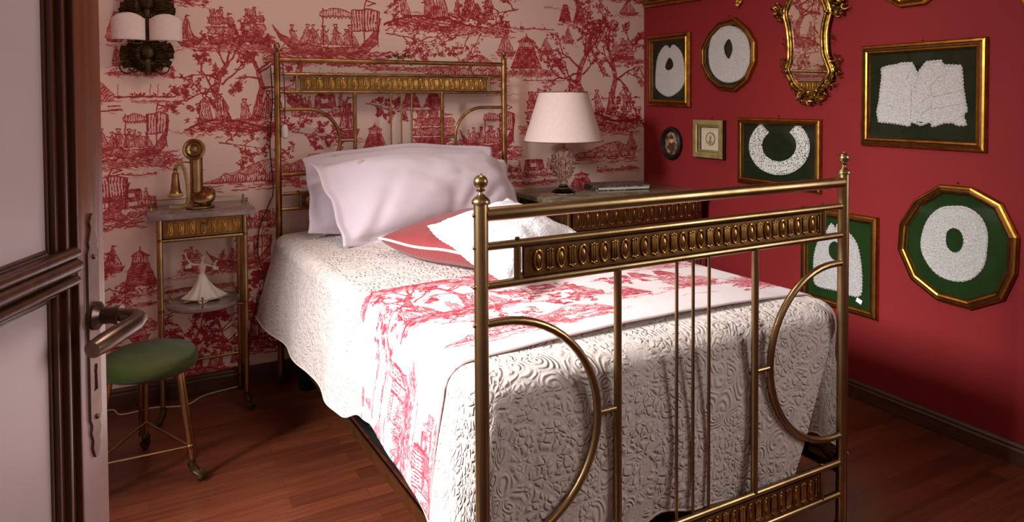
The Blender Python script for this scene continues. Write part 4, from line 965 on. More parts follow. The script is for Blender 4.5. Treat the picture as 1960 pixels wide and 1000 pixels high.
for (x, z, sg) in ((-.046, .156, -1), (.044, .138, 1)):
    q = MB()
    for k in range(7): a = k*.9; q.tube([G(x, -.004, z), G(x+sg*.004+.007*math.cos(a), -.004+.006*math.sin(a), z-.008), G(x+sg*.006+.010*math.cos(a), -.004+.008*math.sin(a), z-.018)], [.003, .0045, .002], 6)

    q.build('cuff', PORC, fig)

# ---------------------------------------------------------------- stools
def stool(cx, cy, rs, zt, feet, label):
    s = thing('stool', label, 'stool', (cx, cy, 0), 'round green velvet stools')
    q = MB(); rows_ = []
    for j in range(17):
        t_ = j/16
        if t_ < .5: r = rs*(t_*2)**.8; z = zt-.022*(t_*2)**2.2
        else: k = (t_-.5)*2; r = rs*(1+.05*math.sin(k*PI)); z = zt-.022-.046*k
        rows_.append([(cx+r*math.cos(a), cy+r*math.sin(a), z+.007*nz(math.cos(a)*1.6*min(1, t_*2), math.sin(a)*1.6*min(1, t_*2), t_*1.5)*(1 if t_ > .1 else 0)) for a in [2*PI*i/48 for i in range(48)]])
    q.grid(rows_, True); q.f.append(tuple(16*48+k for k in range(48))); q.mi.append(0); q.build('seat', SEATV, s, angle=180)
    q = MB(); q.lathe([(1e-4, zt-.074), (rs*.93, zt-.074), (rs*.95, zt-.06)], (cx, cy, 0), 36); q.build('seat_base', DARKWOOD, s)
    mids = []
    for i, (x, y) in enumerate(feet):
        d = Vector((cx-x, cy-y, 0)); top = Vector((x, y, .065))+d*.33; top.z = zt-.07; bot = Vector((x, y, .065))
        l = MB().tube([bot, top], [.0088, .0100], 14).build('leg', BRASS, s)
        o2 = Vector((d.y, -d.x, 0)).normalized()*.017
        MB().tube([bot+o2, top+o2], [.0062, .0072], 12).build('leg', BRASS_OLD, s)
        MB().ball(top+Vector((0, 0, -.008)), .013, 12).build('leg_collar', BRONZE, l)
        claw(l, x, y, -d.x, -d.y, 1.0); mids.append(bot+(top-bot)*.16); MB().ball(bot+(top-bot)*.16, .0115, 10).build('joint', BRASS_OLD, l)
    for i in range(len(feet)): MB().tube([mids[i-1], mids[i]], .0044, 10).build('stretcher', BRASS, s)
    return s
SEATV = noisy(mat('green_velvet', (48, 60, 20), .95, spec=.1, Sheen_Weight=.08), (66, 58, 34), 6, .35, .65, .003)
stool(.012, 2.575, .138, .440, [(.130, 2.495), (-.005, 2.775), (-.165, 2.50)], 'round green velvet stool on brass claw-foot legs beside the open door')
stool(2.28, 2.42, .15, .455, [(2.44, 2.36), (2.27, 2.60), (2.13, 2.33)], 'round green velvet stool glimpsed behind the footboard spindles, by the red wall')

# ---------------------------------------------------------------- chest in the corner
CX0, CX1, CY0, CY1, CT = 1.695, 2.585, 2.68, 3.225, .775
ch = thing('corner_table', 'wide low brass-trimmed table with marble top in the corner right of the bed', 'table', ((CX0+CX1)/2, (CY0+CY1)/2, 0))
MB().box((CX0, CY0, CT-.024), (CX1, CY1, CT)).build('marble_top', MARBLE_G, ch, bevel=.003)
MB().box((CX0+.045, CY0+.03, CT-.15), (CX1-.045, CY1-.02, CT-.025)).build('apron', DARKWOOD, ch, bevel=.002)
dr = stamped_panel(CX0+.06, CX1-.06, CT-.135, CT-.038, CY0+.022, 14, 'drawer', ch, .006, .006, material=BRASS_OLD)
q = MB(); q.tube([((CX0+CX1)/2+.010*math.cos(a), CY0+.008, CT-.088+.016*math.sin(a)) for a in [2*PI*k/18 for k in range(18)]], .0022, 6, True); q.build('drawer_pull', BRASS, dr)
q = MB()
for k in range(5): q.box((CX0+.040, CY0+.07+k*.085, CT-.135), (CX0+.046, CY0+.12+k*.085, CT-.045))
q.build('side_panel', BRASS_OLD, ch, bevel=.002)
for (x, y) in ((CX0+.045, CY0+.03), (CX1-.045, CY0+.03), (CX0+.045, CY1-.03), (CX1-.045, CY1-.03)):
    l = MB().tube([(x, y, .05), (x, y, CT-.026)], .0115, 14).build('leg', BRASS_OLD, ch)
    q = MB(); q.lathe([(.012, 0), (.017, .01), (.013, .03), (.0115, .05)], (x, y, 0), 14); q.build('foot', BRONZE, l)
    q = MB(); q.lathe([(.015, CT-.16), (.016, CT-.155), (.015, CT-.15)], (x, y, 0), 14); q.build('ferrule', BRASS, l)
MB().tube([(CX0+.045, CY0+.03, CT-.155), (CX1-.045, CY0+.03, CT-.155)], .008, 12).build('rail', BRASS_OLD, ch)
MB().box((CX0+.05, CY0+.05, .16), (CX1-.05, CY1-.03, .175)).build('lower_shelf', DARKWOOD, ch, bevel=.002)

# table lamp
LP = Vector((1.885, 2.985, CT))
la = thing('table_lamp', 'table lamp with cut-crystal body and pale pink drum shade on the corner table', 'lamp', LP)
q = MB(); q.lathe([(1e-4, .0), (.056, .0), (.060, .006), (.055, .014), (.034, .024), (.022, .036), (.018, .05), (.022, .058), (.018, .066), (.030, .080), (.046, .105), (.056, .135), (.060, .165), (.056, .190), (.044, .206), (.030, .216), (.022, .222)], LP, 40, None, .035, 20)
# facets: cut diamonds standing proud
cut = MB()
for j in range(6):
    z = .092+j*.0195; r = interp([(.08, .031), (.105, .0465), (.135, .0565), (.165, .0605), (.190, .0565), (.206, .044)], z)
    for k in range(16):
        a = 2*PI*(k+.5*(j % 2))/16; cut.ball(LP+Vector((r*math.cos(a), r*math.sin(a), z)), .0058, 6, (1, 1, 1.5))
cb_ = q.build('crystal_body', GLASSC, la, angle=30); cut.build('cut_facets', GLASSC, cb_, smooth=False)
q = MB(); q.lathe([(.0235, .220), (.0235, .228), (.010, .234), (.007, .262), (.011, .266), (.011, .30), (1e-4, .302)], LP, 20)
q.tube([LP+Vector((-.0, 0, .262)), LP+Vector((0, 0, .508))], .0026, 8); q.build('lamp_stem', BRASS, la)
q = MB(); q.ball(LP+Vector((0, 0, .345)), .028, 16, (1, 1, 1.25)); q.build('bulb', mat('opal_bulb', (240, 235, 225), .3), la)
def shade(parent, c, r0, z0, r1, z1):
    q = MB(); q.lathe([(r0, z0), (r0+(r1-r0)*.5, z0+(z1-z0)*.5), (r1, z1)], c, 64); o = q.build('lamp_shade', SHADE, parent)
    # open at both ends
    bm = bmesh.new(); bm.from_mesh(o.data); bmesh.ops.delete(bm, geom=[f for f in bm.faces if len(f.verts) > 4], context='FACES'); bm.to_mesh(o.data); bm.free(); solid(o, .002)
    for r, z in ((r0+.0008, z0), (r1+.0008, z1)): MB().tube([c+Vector((r*math.cos(a), r*math.sin(a), z)) for a in [2*PI*k/64 for k in range(64)]], .0024, 6, True).build('shade_trim', TRIMB, o)
    q = MB(); q.tube([c+Vector((r1*math.cos(a), r1*math.sin(a), z1-.006)) for a in [2*PI*k/40 for k in range(40)]], .0014, 5, True)
    for k in range(3): a = k*2.094; q.tube([c+Vector((0, 0, z1-.012)), c+Vector((r1*math.cos(a), r1*math.sin(a), z1-.006))], .0013, 5)
    q.build('shade_ring', BRASS, o)
shade(la, LP, .2, .268, .122, .514)
# mottled tray / album
ALB = noisy(mat('marbled_album_cover', (20, 20, 22), .3), (150, 142, 130), 60, .49, .58, .0)
R_ = Matrix.Rotation(math.radians(-14), 3, 'Z'); o_ = Vector((2.25, 3.03, CT))
q = MB(); q.box((-.15, -.10, 0), (.15, .10, .004)); q.box((-.15, -.10, .0185), (.15, .10, .022)); q.box((-.15, -.10, .004), (-.146, .10, .0185)); q.v = [tuple(R_ @ Vector(v)+o_) for v in q.v]
alb = thing('album', 'flat album with black and white marbled cover lying behind the lamp on the corner table', 'book', o_)
q.build('cover', ALB, alb, smooth=False)
q = MB(); q.box((-.1455, -.096, .0042), (.146, .096, .0183)); q.v = [tuple(R_ @ Vector(v)+o_) for v in q.v]; q.build('pages', mat('cream_pages', (206, 196, 176), .8), alb, smooth=False)
alb['label'] = 'flat album with black and white marbled cover beside the crystal lamp on the corner table'

# ---------------------------------------------------------------- wall sconce
SX, SY, SZ = .027, WY-.03, 1.53
so = thing('wall_sconce', 'dark bronze leafy wall sconce with two small white half shades above the telephone', 'wall lamp', (SX, WY, SZ))
q = MB(); rr = random.Random(5)
def leafshape(q, c, a, L, w, lift):
    """a curled acanthus leaf"""
    d = Vector((math.cos(a), 0, math.sin(a))); n = Vector((-d.z, 0, d.x)); P = []
    for i in range(6):
        s = i/5; ww = w*math.sin(PI*min(1, s*.80+.12))**.55*(1+.3*math.sin(i*2.6)); y = -lift*math.sin(s*PI*.75)-.004
        m_ = Vector(c)+d*L*s+Vector((0, y-.0, 0)); P.append([m_-n*ww+Vector((0, .006, 0)), m_-n*ww*.5+Vector((0, -.002, 0)), m_+Vector((0, .003, 0)), m_+n*ww*.5+Vector((0, -.002, 0)), m_+n*ww+Vector((0, .006, 0))])
    q.grid(P)
for cz, z0, n_, R_l in ((1.440, 1.41, 34, .094), (1.635, 1.66, 34, .098)):
    for k in range(n_):
        a = 2*PI*k/n_+rr.uniform(-.15, .15); leafshape(q, (SX, SY+.012, cz), a, R_l*rr.uniform(.78, 1.0)*(.82 if abs(math.sin(a)) > .6 else 1.08), .024, .018)
    q.ball((SX, SY+.012, cz), 1, 20, (R_l*.80, .012, R_l*.66))
    for k in range(22):
        a = 2*PI*k/22+.2; leafshape(q, (SX, SY+.004, cz), a, R_l*.66, .018, .034)
o = q.build('leaf_backplate', BRONZE, so); solid(o, .003)
q = MB(); q.lathe([(.012, 1.36), (.017, 1.40), (.014, 1.44), (.011, 1.47), (.014, 1.52), (.012, 1.58), (.018, 1.62), (.014, 1.66)], (SX, SY-.02, 0), 16); q.ball((SX, SY-.03, 1.455), .028, 14, (1, .7, 1.2)); q.ball((SX, SY-.03, 1.655), .03, 14, (1, .7, 1.1)); q.build('stem', BRONZE, so)
q = MB()
for cx_, r_ in ((-.048, .026), (-.020, .020), (.010, .014), (.030, .014), (.052, .020), (.080, .026)):
    q.tube([(cx_, SY-.01, 1.395+r_*.2+ r_*math.sin(a) if False else 1.392+r_*math.sin(a)) if False else (cx_+r_*math.cos(a), SY-.012, 1.392+r_*math.sin(a)) for a in [2*PI*k/20 for k in range(20)]], .0035, 6, True)
q.build('scroll', BRONZE, so)
for sx in (-.040, .094):
    q = MB(); q.tube([(SX, SY-.02, 1.50), ((SX+sx)/2, SY-.035, 1.485), (sx, SY-.045, 1.49), (sx, SY-.045, 1.505)], .006, 10); q.lathe([(.014, 1.503), (.018, 1.508), (.010, 1.512), (.010, 1.56), (1e-4, 1.562)], (sx, SY-.045, 0), 14); q.build('arm', BRONZE, so)
    rows_ = []
    for j in range(13):
        s = j/12; row = []
        for k in range(33):
            u = -1+2*k/32; a = -PI/2+u*1.25; top = 1.583+.020*max(0, math.cos(u*PI/2*1.15))**1.2 + (.003 if abs(u) > .92 else 0)
            row.append((sx+.0585*math.sin(u*1.42)/math.sin(1.42), SY-.045-.045*math.cos(u*1.42), 1.497+(top-1.497)*s))
        rows_.append(row)
    q = MB(); q.grid(rows_); sh = q.build('half_shade', SHADE, so); solid(sh, .002)
    MB().tube(rows_[-1], .0016, 5).build('shade_trim', TRIMB, sh); MB().tube(rows_[0], .0014, 5).build('shade_trim', TRIMB, sh)

# ---------------------------------------------------------------- cords
q = MB(); pts = crm([Vector(p) for p in ((.505, 3.20, 1.40), (.512, 3.215, 1.25), (.500, 3.22, 1.05), (.512, 3.22, .86), (.492, 3.225, .79), (.455, 3.23, .70), (.445, 3.235, .58), (.470, 3.236, .45), (.44, 3.236, .36), (.40, 3.236, .2))], 8)
q.tube(pts, .0028, 6); cw = tag(q.build('electric_cord', CORDM, None), 'dark brown cord hanging down the papered wall beside the headboard left post', 'cord')
sw = MB(); sw.tube([(.5535, 3.155, 1.148), (.5535, 3.155, 1.142), (.553, 3.155, 1.12), (.553, 3.155, 1.092), (.553, 3.155, 1.086)], [.006, .012, .0155, .014, .006], 14)
swo = thing('pear_switch', 'white pear switch hanging on a brown cord from the headboard left post', 'light switch', (.553, 3.155, 1.12))
sw.build('switch_body', PORC, swo); MB().tube([(.553, 3.155, 1.146), (.556, 3.154, 1.25), (.552, 3.154, 1.36), (.548, 3.156, 1.425)], .0022, 6).build('cord', CORDM, swo)
q = MB(); pts = crm([Vector(p) for p in ((.40, 3.225, .004), (.22, 3.19, .004), (.14, 3.12, .004), (.02, 3.16, .004), (-.09, 3.15, .004), (-.13, 3.22, .004), (-.25, 3.19, .004))], 8)
q.tube(pts, .0032, 6); tag(q.build('floor_cable', CORDW, None), 'pale thin cable lying on the floor under the side table', 'cable')
# ---------------------------------------------------------------- pictures on the red wall
XW = WX-.001
def inset(P, d):
    """move every side of a convex outline inwards by d"""
    n = len(P); out = []; A = sum(P[i-1][0]*P[i][1]-P[i][0]*P[i-1][1] for i in range(n)); sg = 1 if A > 0 else -1
    for i in range(n):
        a, b, c = Vector(P[i-1]), Vector(P[i]), Vector(P[(i+1) % n]); e1 = (b-a).normalized(); e2 = (c-b).normalized()
        n1 = Vector((-e1.y, e1.x))*sg; n2 = Vector((-e2.y, e2.x))*sg; m_ = n1+n2; m_ = m_/max(m_.dot(n1), .2); out.append((b.x+m_.x*d, b.y+m_.y*d))
    return out
def V3(p, h): return (XW-h, p[0], p[1])
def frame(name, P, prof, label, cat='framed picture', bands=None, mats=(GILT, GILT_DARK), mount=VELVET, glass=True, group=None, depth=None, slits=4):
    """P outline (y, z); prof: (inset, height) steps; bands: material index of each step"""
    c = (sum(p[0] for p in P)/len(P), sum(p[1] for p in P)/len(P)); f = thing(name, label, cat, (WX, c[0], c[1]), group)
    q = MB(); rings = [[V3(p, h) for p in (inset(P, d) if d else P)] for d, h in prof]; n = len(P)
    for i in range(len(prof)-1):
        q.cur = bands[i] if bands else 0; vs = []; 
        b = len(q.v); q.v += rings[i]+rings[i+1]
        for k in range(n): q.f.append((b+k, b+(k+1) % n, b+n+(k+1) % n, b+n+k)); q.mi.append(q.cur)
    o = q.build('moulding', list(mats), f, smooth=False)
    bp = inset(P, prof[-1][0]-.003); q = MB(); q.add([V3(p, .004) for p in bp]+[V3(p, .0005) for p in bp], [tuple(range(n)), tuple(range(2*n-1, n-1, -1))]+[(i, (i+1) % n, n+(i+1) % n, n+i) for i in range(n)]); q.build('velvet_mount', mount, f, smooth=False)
    if glass: 
        q = MB(); q.add([V3(p, .0135) for p in bp]+[V3(p, .0120) for p in bp], [tuple(range(n)), tuple(range(2*n-1, n-1, -1))]+[(i, (i+1) % n, n+(i+1) % n, n+i) for i in range(n)]); q.build('glass', PANE, f, smooth=False)
    return f
VELVET2 = noisy(mat('bright_green_velvet_mount', (24, 52, 10), .9, spec=.2), (18, 40, 8), 14, .35, .75, .0006)
LACE = mat('white_lace', (232, 226, 216), .85); t = NT(LACE); tc = t.n('ShaderNodeTexCoord'); v1 = t.n('ShaderNodeTexVoronoi', feature='DISTANCE_TO_EDGE', i_Scale=190.0); t.l(tc.outputs['Object'], v1.inputs['Vector']); v2 = t.n('ShaderNodeTexNoise', i_Scale=130.0, i_Detail=3.0); t.l(tc.outputs['Object'], v2.inputs['Vector'])
t.bump(t.math('ADD', v1.outputs[0], v2.outputs[0]), .005, 1)
f_ = t.ramp(v2.outputs[0], [(.35, lin((196, 190, 182))), (.6, lin((216, 211, 205)))]); t.l(f_, t.b.inputs['Base Color'])
OPEN = mat('open_guipure_lace', (214, 210, 200), .85); t = NT(OPEN); tc = t.n('ShaderNodeTexCoord'); v1 = t.n('ShaderNodeTexVoronoi', feature='DISTANCE_TO_EDGE', i_Scale=105.0); t.l(tc.outputs['Object'], v1.inputs['Vector'])
f_ = t.ramp(v1.outputs[0], [(.0, lin((222, 218, 208))), (.16, lin((206, 202, 190))), (.30, lin((40, 48, 24)))]); t.l(f_, t.b.inputs['Base Color'])
def smoothpts(P, k=6):
    """closed Catmull-Rom through measured points"""
    n = len(P); out = []
    for i in range(n):
        p0, p1_, p2_, p3_ = [Vector(P[(i+j-1) % n]) for j in range(4)]
        for s in range(k): t_ = s/k; v = .5*((2*p1_)+(p2_-p0)*t_+(2*p0-5*p1_+4*p2_-p3_)*t_*t_+(3*p1_-p0-3*p2_+p3_)*t_**3); out.append((v.x, v.y))
    return out
def scallop(P, amp, step):
    """ripple a closed outline along its length"""
    n = len(P); out = []; L = 0
    tot = sum((Vector(P[i])-Vector(P[i-1])).length for i in range(n)); cnt = max(6, round(tot/step)); dens = []
    m_ = cnt*6; acc = [0]
    for i in range(n): acc.append(acc[-1]+(Vector(P[(i+1) % n])-Vector(P[i])).length)
    j = 0
    for k in range(m_):
        s = acc[-1]*k/m_
        while acc[j+1] < s: j += 1
        a, b = Vector(P[j % n]), Vector(P[(j+1) % n]); t_ = (s-acc[j])/max(acc[j+1]-acc[j], 1e-9); p = a+(b-a)*t_; e = (b-a).normalized() if (b-a).length > 0 else Vector((1, 0)); nn = Vector((e.y, -e.x)); d = amp*abs(math.sin(PI*k/6))*(1+.25*math.sin(k*1.7)); out.append((p.x+nn.x*d, p.y+nn.y*d))
    return out
def orient(P, ccw=True):
    A = sum(P[i-1][0]*P[i][1]-P[i][0]*P[i-1][1] for i in range(len(P))); return P if (A > 0) == ccw else P[::-1]
def cloth(name, outer, holes, material, parent, amp=.003, step=.012, h=.0045, th=.0022, rim=True, hamp=0, ruf=.006):
    raw = orient(outer)
    def tri_area(P): return sum(abs((P[b][0]-P[a][0])*(P[c][1]-P[a][1])-(P[c][0]-P[a][0])*(P[b][1]-P[a][1]))/2 for a, b, c in tessellate_polygon([[Vector((p[0], p[1], 0)) for p in P]]))
    def loop_area(P): return abs(sum(P[i-1][0]*P[i][1]-P[i][0]*P[i-1][1] for i in range(len(P))))/2
    for amp_ in (amp, amp*.75, amp*.5, amp*.25, 0):      # ease the scallops until the outline fills cleanly
        outer = scallop(raw, amp_, step) if amp_ else raw
        if abs(tri_area(outer)-loop_area(outer)) < .01*loop_area(outer): break
    bm = bmesh.new()
    hs = [scallop(orient(x, False), hamp, step*.8) if hamp else x for x in holes]
    loops = [outer]+hs; flat = [bm.verts.new(V3(p, h)) for P in loops for p in P]
    for tri in tessellate_polygon([[Vector((p[0], p[1], 0)) for p in P] for P in loops]):
        try: bm.faces.new([flat[i] for i in tri])
        except ValueError: pass
    bmesh.ops.recalc_face_normals(bm, faces=bm.faces)
    r = bmesh.ops.extrude_face_region(bm, geom=bm.faces[:]); bmesh.ops.translate(bm, verts=[v for v in r['geom'] if isinstance(v, bmesh.types.BMVert)], vec=(-th, 0, 0)); bmesh.ops.recalc_face_normals(bm, faces=bm.faces)
    me = bpy.data.meshes.new(name); bm.to_mesh(me); bm.free(); me.materials.append(material); o = bpy.data.objects.new(name, me); C.objects.link(o); o.parent = parent; o.matrix_parent_inverse = Matrix.Translation(-parent.location)
    if rim:      # gathered frill round the edge
        n = len(outer); R0, R1, R2 = [], [], []
        for i in range(n):
            e = Vector(outer[(i+2) % n])-Vector(outer[i-2]); e = e.normalized() if e.length > 0 else Vector((1, 0)); nn = Vector((e.y, -e.x)); p = Vector(outer[i]); w = math.sin(i*PI/1.5)
            R0.append(V3(p-nn*ruf*1.3, h+th+.0002)); R1.append(V3(p-nn*ruf*.4, h+th+.0022+.0012*w)); R2.append(V3(p+nn*ruf*(.35+.15*w), h+th*.4+.0006))
        q = MB(); q.grid([R0, R1, R2], True); q.build('frill', material, o)
    for P in hs: MB().tube([V3(p, h+th) for p in P], .0012, 5, True).build('neck_edging', material, o)
    return o
def nail(u, v):
    y, z = yz(u, v); q = MB(); q.tube([(WX+.002, y, z), (WX-.010, y, z)], .0012, 6); q.ball((WX-.011, y, z), .0032, 8); return q
def Y(*pts): return [yz(u, v) for u, v in pts]
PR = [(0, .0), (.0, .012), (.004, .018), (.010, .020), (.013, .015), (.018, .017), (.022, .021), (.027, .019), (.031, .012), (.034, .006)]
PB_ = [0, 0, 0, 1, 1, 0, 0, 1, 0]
def prof(s): return [(a*s, h) for a, h in PR]
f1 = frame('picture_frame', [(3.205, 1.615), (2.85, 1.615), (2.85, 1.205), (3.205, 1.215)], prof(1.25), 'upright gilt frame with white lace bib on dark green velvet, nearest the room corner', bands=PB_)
cloth('lace_bib', smoothpts(Y((1281, 94), (1274, 88), (1265, 96), (1257, 115), (1254, 150), (1257, 171), (1280, 184), (1305, 164), (1308, 130), (1303, 103), (1293, 90), (1286, 87))), [smoothpts(Y((1280, 110), (1273, 122), (1272, 131), (1279, 135), (1287, 129), (1287, 118)))], LACE, f1)
f2 = frame('picture_frame', Y((1376, 41), (1407, 33), (1432, 54), (1447, 79), (1447, 119), (1432, 155), (1407, 176), (1376, 173), (1355, 155), (1341, 126), (1341, 93), (1355, 64)), prof(.98), 'small twelve-sided gilt frame with round cream lace collar, left of the gilt mirror', bands=PB_)
cloth('lace_collar', smoothpts(Y((1393, 51), (1412, 56), (1428, 74), (1433, 100), (1430, 130), (1417, 149), (1394, 157), (1373, 150), (1359, 130), (1356, 100), (1362, 72), (1377, 56))), [smoothpts(Y((1394, 74), (1400, 84), (1401, 97), (1394, 113), (1386, 102), (1385, 87)))], LACE, f2)
f3_ = frame('picture_frame', [(2.508, 1.159), (2.032, 1.159), (2.032, .836), (2.508, .836)], prof(1.0), 'wide gilt frame with U-shaped crochet lace collar on black-green mount, under the mirror', bands=PB_)
arcp = []
for i in range(41): a = math.radians(128+284*i/40); arcp.append((1490+57*math.cos(a), 281-53*math.sin(a)))
inn = []
for i in range(41): a = math.radians(128+284*(40-i)/40); inn.append((1490+34*math.cos(a), 279-32*math.sin(a)))
def rev(P): return [yz(u, v) for u, v in P]
cloth('crochet_collar', rev([(u, v) for u, v in arcp]+inn), [], OPEN, f3_, .003, .011)
q = MB(); 
for rr_ in (.25, .75): q.tube([V3(yz(1490+(34+23*rr_)*math.cos(a), 280-(32+21*rr_)*math.sin(a)), .0075) for a in [math.radians(130+280*i/50) for i in range(51)]], .0016, 5)
q.build('crochet_rib', LACE, f3_)
f4_ = frame('picture_frame', [(1.843, 1.463), (1.363, 1.463), (1.363, 1.058), (1.843, 1.058)], prof(1.15), 'large gilt frame with white lace-trimmed cape collar, upper right of the red wall', bands=PB_)
cr = lambda P: [(1540+x/1.562, y/1.562) for x, y in P]
cloth('lace_cape', Y(*cr([(228, 205), (250, 198), (275, 195), (284, 190), (318, 189), (326, 205), (336, 226), (342, 212), (362, 186), (405, 182), (412, 196), (440, 196), (465, 198), (468, 225), (470, 260), (476, 300), (482, 330), (470, 345), (480, 374), (455, 374), (440, 366), (415, 366), (380, 378), (376, 362), (345, 374), (316, 362), (310, 376), (280, 370), (250, 366), (220, 364), (215, 335), (222, 300), (226, 260), (230, 230)])), [], LACE, f4_, .0035, .013, ruf=.006)
q = MB()
for a_, b_ in (((322, 195), (300, 240)), ((300, 240), (326, 262)), ((326, 262), (336, 230)), ((362, 188), (398, 232)), ((398, 232), (370, 262)), ((370, 262), (342, 230)), ((318, 262), (314, 365)), ((374, 262), (378, 368)), ((240, 270), (310, 300)), ((240, 310), (310, 335)), ((380, 290), (470, 270)), ((380, 325), (474, 310)), ((320, 285), (345, 310)), ((345, 310), (372, 285)), ((320, 320), (345, 345)), ((345, 345), (372, 320))):
    P = [Vector(yz(*cr([(a_[0]+(b_[0]-a_[0])*i/8, a_[1]+(b_[1]-a_[1])*i/8)])[0])) for i in range(9)]; q.tube([V3((p.x, p.y+.0015*(i % 2)), .0072) for i, p in enumerate(P)], .0018, 5)
q.build('tucked_seams', LACE, f4_)
bib_o = [(2.131, .762), (1.766, .777), (1.761, .368), (2.128, .342)]
f5 = frame('picture_frame', [(2.131, .770), (1.764, .770), (1.764, .352), (2.131, .352)], prof(1.0), 'upright gilt frame with white bib and paper tag, low behind the footboard post', bands=PB_, mount=VELVET2)
bib = cloth('lace_bib', smoothpts(Y((1597, 440), (1590, 430), (1580, 446), (1566, 462), (1558, 490), (1557, 525), (1562, 546), (1600, 556), (1640, 567), (1647, 545), (1645, 505), (1638, 470), (1625, 450), (1610, 436), (1603, 430))), [smoothpts(Y((1597, 462), (1608, 475), (1607, 494), (1596, 499), (1586, 488), (1586, 470)))], LACE, f5, .004, .013)
p = yz(1643, 577); q = MB().box((XW-.0075, p[0]-.013, p[1]-.009), (XW-.0055, p[0]+.013, p[1]+.009), Matrix.Rotation(.35, 3, 'X'), Vector((XW, p[0], p[1]))); q.build('paper_tag', LABELW, f5, smooth=False)
f6 = frame('picture_frame', Y((1799, 353), (1860, 358), (1918, 390), (1950, 455), (1946, 525), (1921, 576), (1857, 594), (1793, 576), (1743, 535), (1718, 477), (1722, 426), (1751, 381)), prof(1.05), 'large round twelve-sided gilt frame with white round collar on bright green velvet', bands=PB_, mount=VELVET2)
cloth('round_collar', smoothpts(Y((1826, 396), (1850, 399), (1874, 416), (1887, 445), (1886, 480), (1880, 510), (1860, 532), (1832, 539), (1800, 530), (1778, 510), (1763, 480), (1764, 450), (1776, 420), (1798, 400))), [smoothpts(Y((1824, 436), (1838, 443), (1844, 462), (1838, 480), (1824, 485), (1811, 474), (1808, 456), (1812, 442)))], LACE, f6, .0015, .016, hamp=.002)
f7 = frame('picture_frame', [(3.242, 2.05), (2.772, 2.05), (2.772, 1.772), (3.242, 1.785)], prof(1.2), 'gilt frame cut off by the top of the photo in the room corner', bands=PB_)
def ngon(cy, cz, ry, rz, n=12, ph=.26): return [(cy+ry*math.cos(2*PI*k/n+ph), cz+rz*math.sin(2*PI*k/n+ph)) for k in range(n)]
f8 = frame('picture_frame', ngon(1.635, 1.80, .185, .205), prof(1.0), 'many-sided gilt frame showing only its lower edge above the cape picture', bands=PB_)
f9 = frame('picture_frame', ngon(1.06, 1.66, .215, .25, 32, 0), prof(1.0), 'oval gilt frame peeking in at the top right corner', bands=[0]*9)
# small ones
OL = mat('cream_card', (206, 190, 158), .7); SEPIA = noisy(mat('sepia_engraving', (110, 92, 68), .7), (176, 158, 124), 90, .4, .6)
CH = noisy(mat('champagne_frame', (176, 156, 98), .42, .35), (140, 120, 72), 30, .3, .7, .0004)
f10 = frame('picture_frame', [(2.809, 1.142), (2.597, 1.142), (2.597, .944), (2.809, .944)], [(0, 0), (0, .026), (.003, .030), (.022, .030), (.030, .026), (.032, .020), (.036, .020), (.038, .012), (.040, .010)], 'small square champagne frame with a tiny oval portrait engraving', bands=[1, 0, 0, 0, 1, 0, 0, 1], mats=(CH, DARKWOOD), mount=OL)
cy_, cz_ = 2.703, 1.043
q = MB()
def disc(q, cy, cz, ry, rz, h, n=32): q.v += [V3((cy, cz), h)]; b = len(q.v); q.v += [V3((cy+ry*math.cos(2*PI*k/n), cz+rz*math.sin(2*PI*k/n)), h) for k in range(n)]; q.f += [(b-1, b+k, b+(k+1) % n) for k in range(n)]; q.mi += [q.cur]*n
disc(q, cy_, cz_, .036, .036, .0050); q.cur = 1; disc(q, cy_, cz_, .026, .027, .0056); q.cur = 0; disc(q, cy_, cz_+.004, .008, .011, .0062); disc(q, cy_, cz_-.016, .015, .010, .0062); disc(q, cy_-.003, cz_+.013, .009, .006, .0066)
q.build('engraving', [SEPIA, OL], f10, smooth=False)
f11 = frame('picture_frame', ngon(3.003, 1.004, .085, .093, 36, 0), [(0, 0), (0, .010), (.004, .018), (.012, .022), (.022, .018), (.027, .010), (.029, .006)], 'small oval black frame with a brown miniature, beside the room corner', bands=[0]*6, mats=(BLACK, BLACK), mount=noisy(mat('painted_miniature', (176, 134, 96), .5), (60, 40, 32), 38, .42, .58))
q = MB(); disc(q, 3.003, .985, .024, .030, .0055); q.cur = 1; disc(q, 3.003, 1.022, .014, .017, .0060); q.cur = 0; disc(q, 3.003, 1.037, .017, .010, .0065)
q.build('miniature_figure', [mat('miniature_dark_coat', (70, 46, 40), .6), mat('miniature_face', (206, 168, 130), .6)], f11, smooth=False)
for k, (fr, u, v) in enumerate(((f1, 1281, 60), (f2, 1394, 30), (f3_, 1489, 222), (f4_, 1763, 76), (f6, 1831, 350), (f10, 1361, 225), (f5, 1600, 402))):
    nail(u, v).build('nail', NAIL, fr)
# heart
hy, hz = 2.514, 1.722; he = thing('heart_ornament', 'small gilded heart ornament hanging above the round lace collar', 'ornament', (WX, hy, hz)); q = MB(); rows_ = []
H0 = [(.024*math.sin(a)**3, .0016*(13*math.cos(a)-5*math.cos(2*a)-2*math.cos(3*a)-math.cos(4*a))) for a in [2*PI*k/40 for k in range(40)]]
for s, h in ((1, 0), (1.02, .004), (.85, .010), (.55, .0135), (.2, .015), (.01, .0152)): rows_.append([V3((hy-x*s, hz+z*s), h) for x, z in H0])
q.grid(rows_, True)
for k in range(12): a = k*.52; q.ball(V3((hy+.014*math.sin(a*1.0)*math.cos(a), hz+.012*math.sin(a)), .0135), .0034, 6)
q.build('heart', GILT, he); MB().tube([V3((hy, hz+.018), .006), V3((hy, hz+.06), .004)], .0012, 5).build('ribbon', GILT, he)

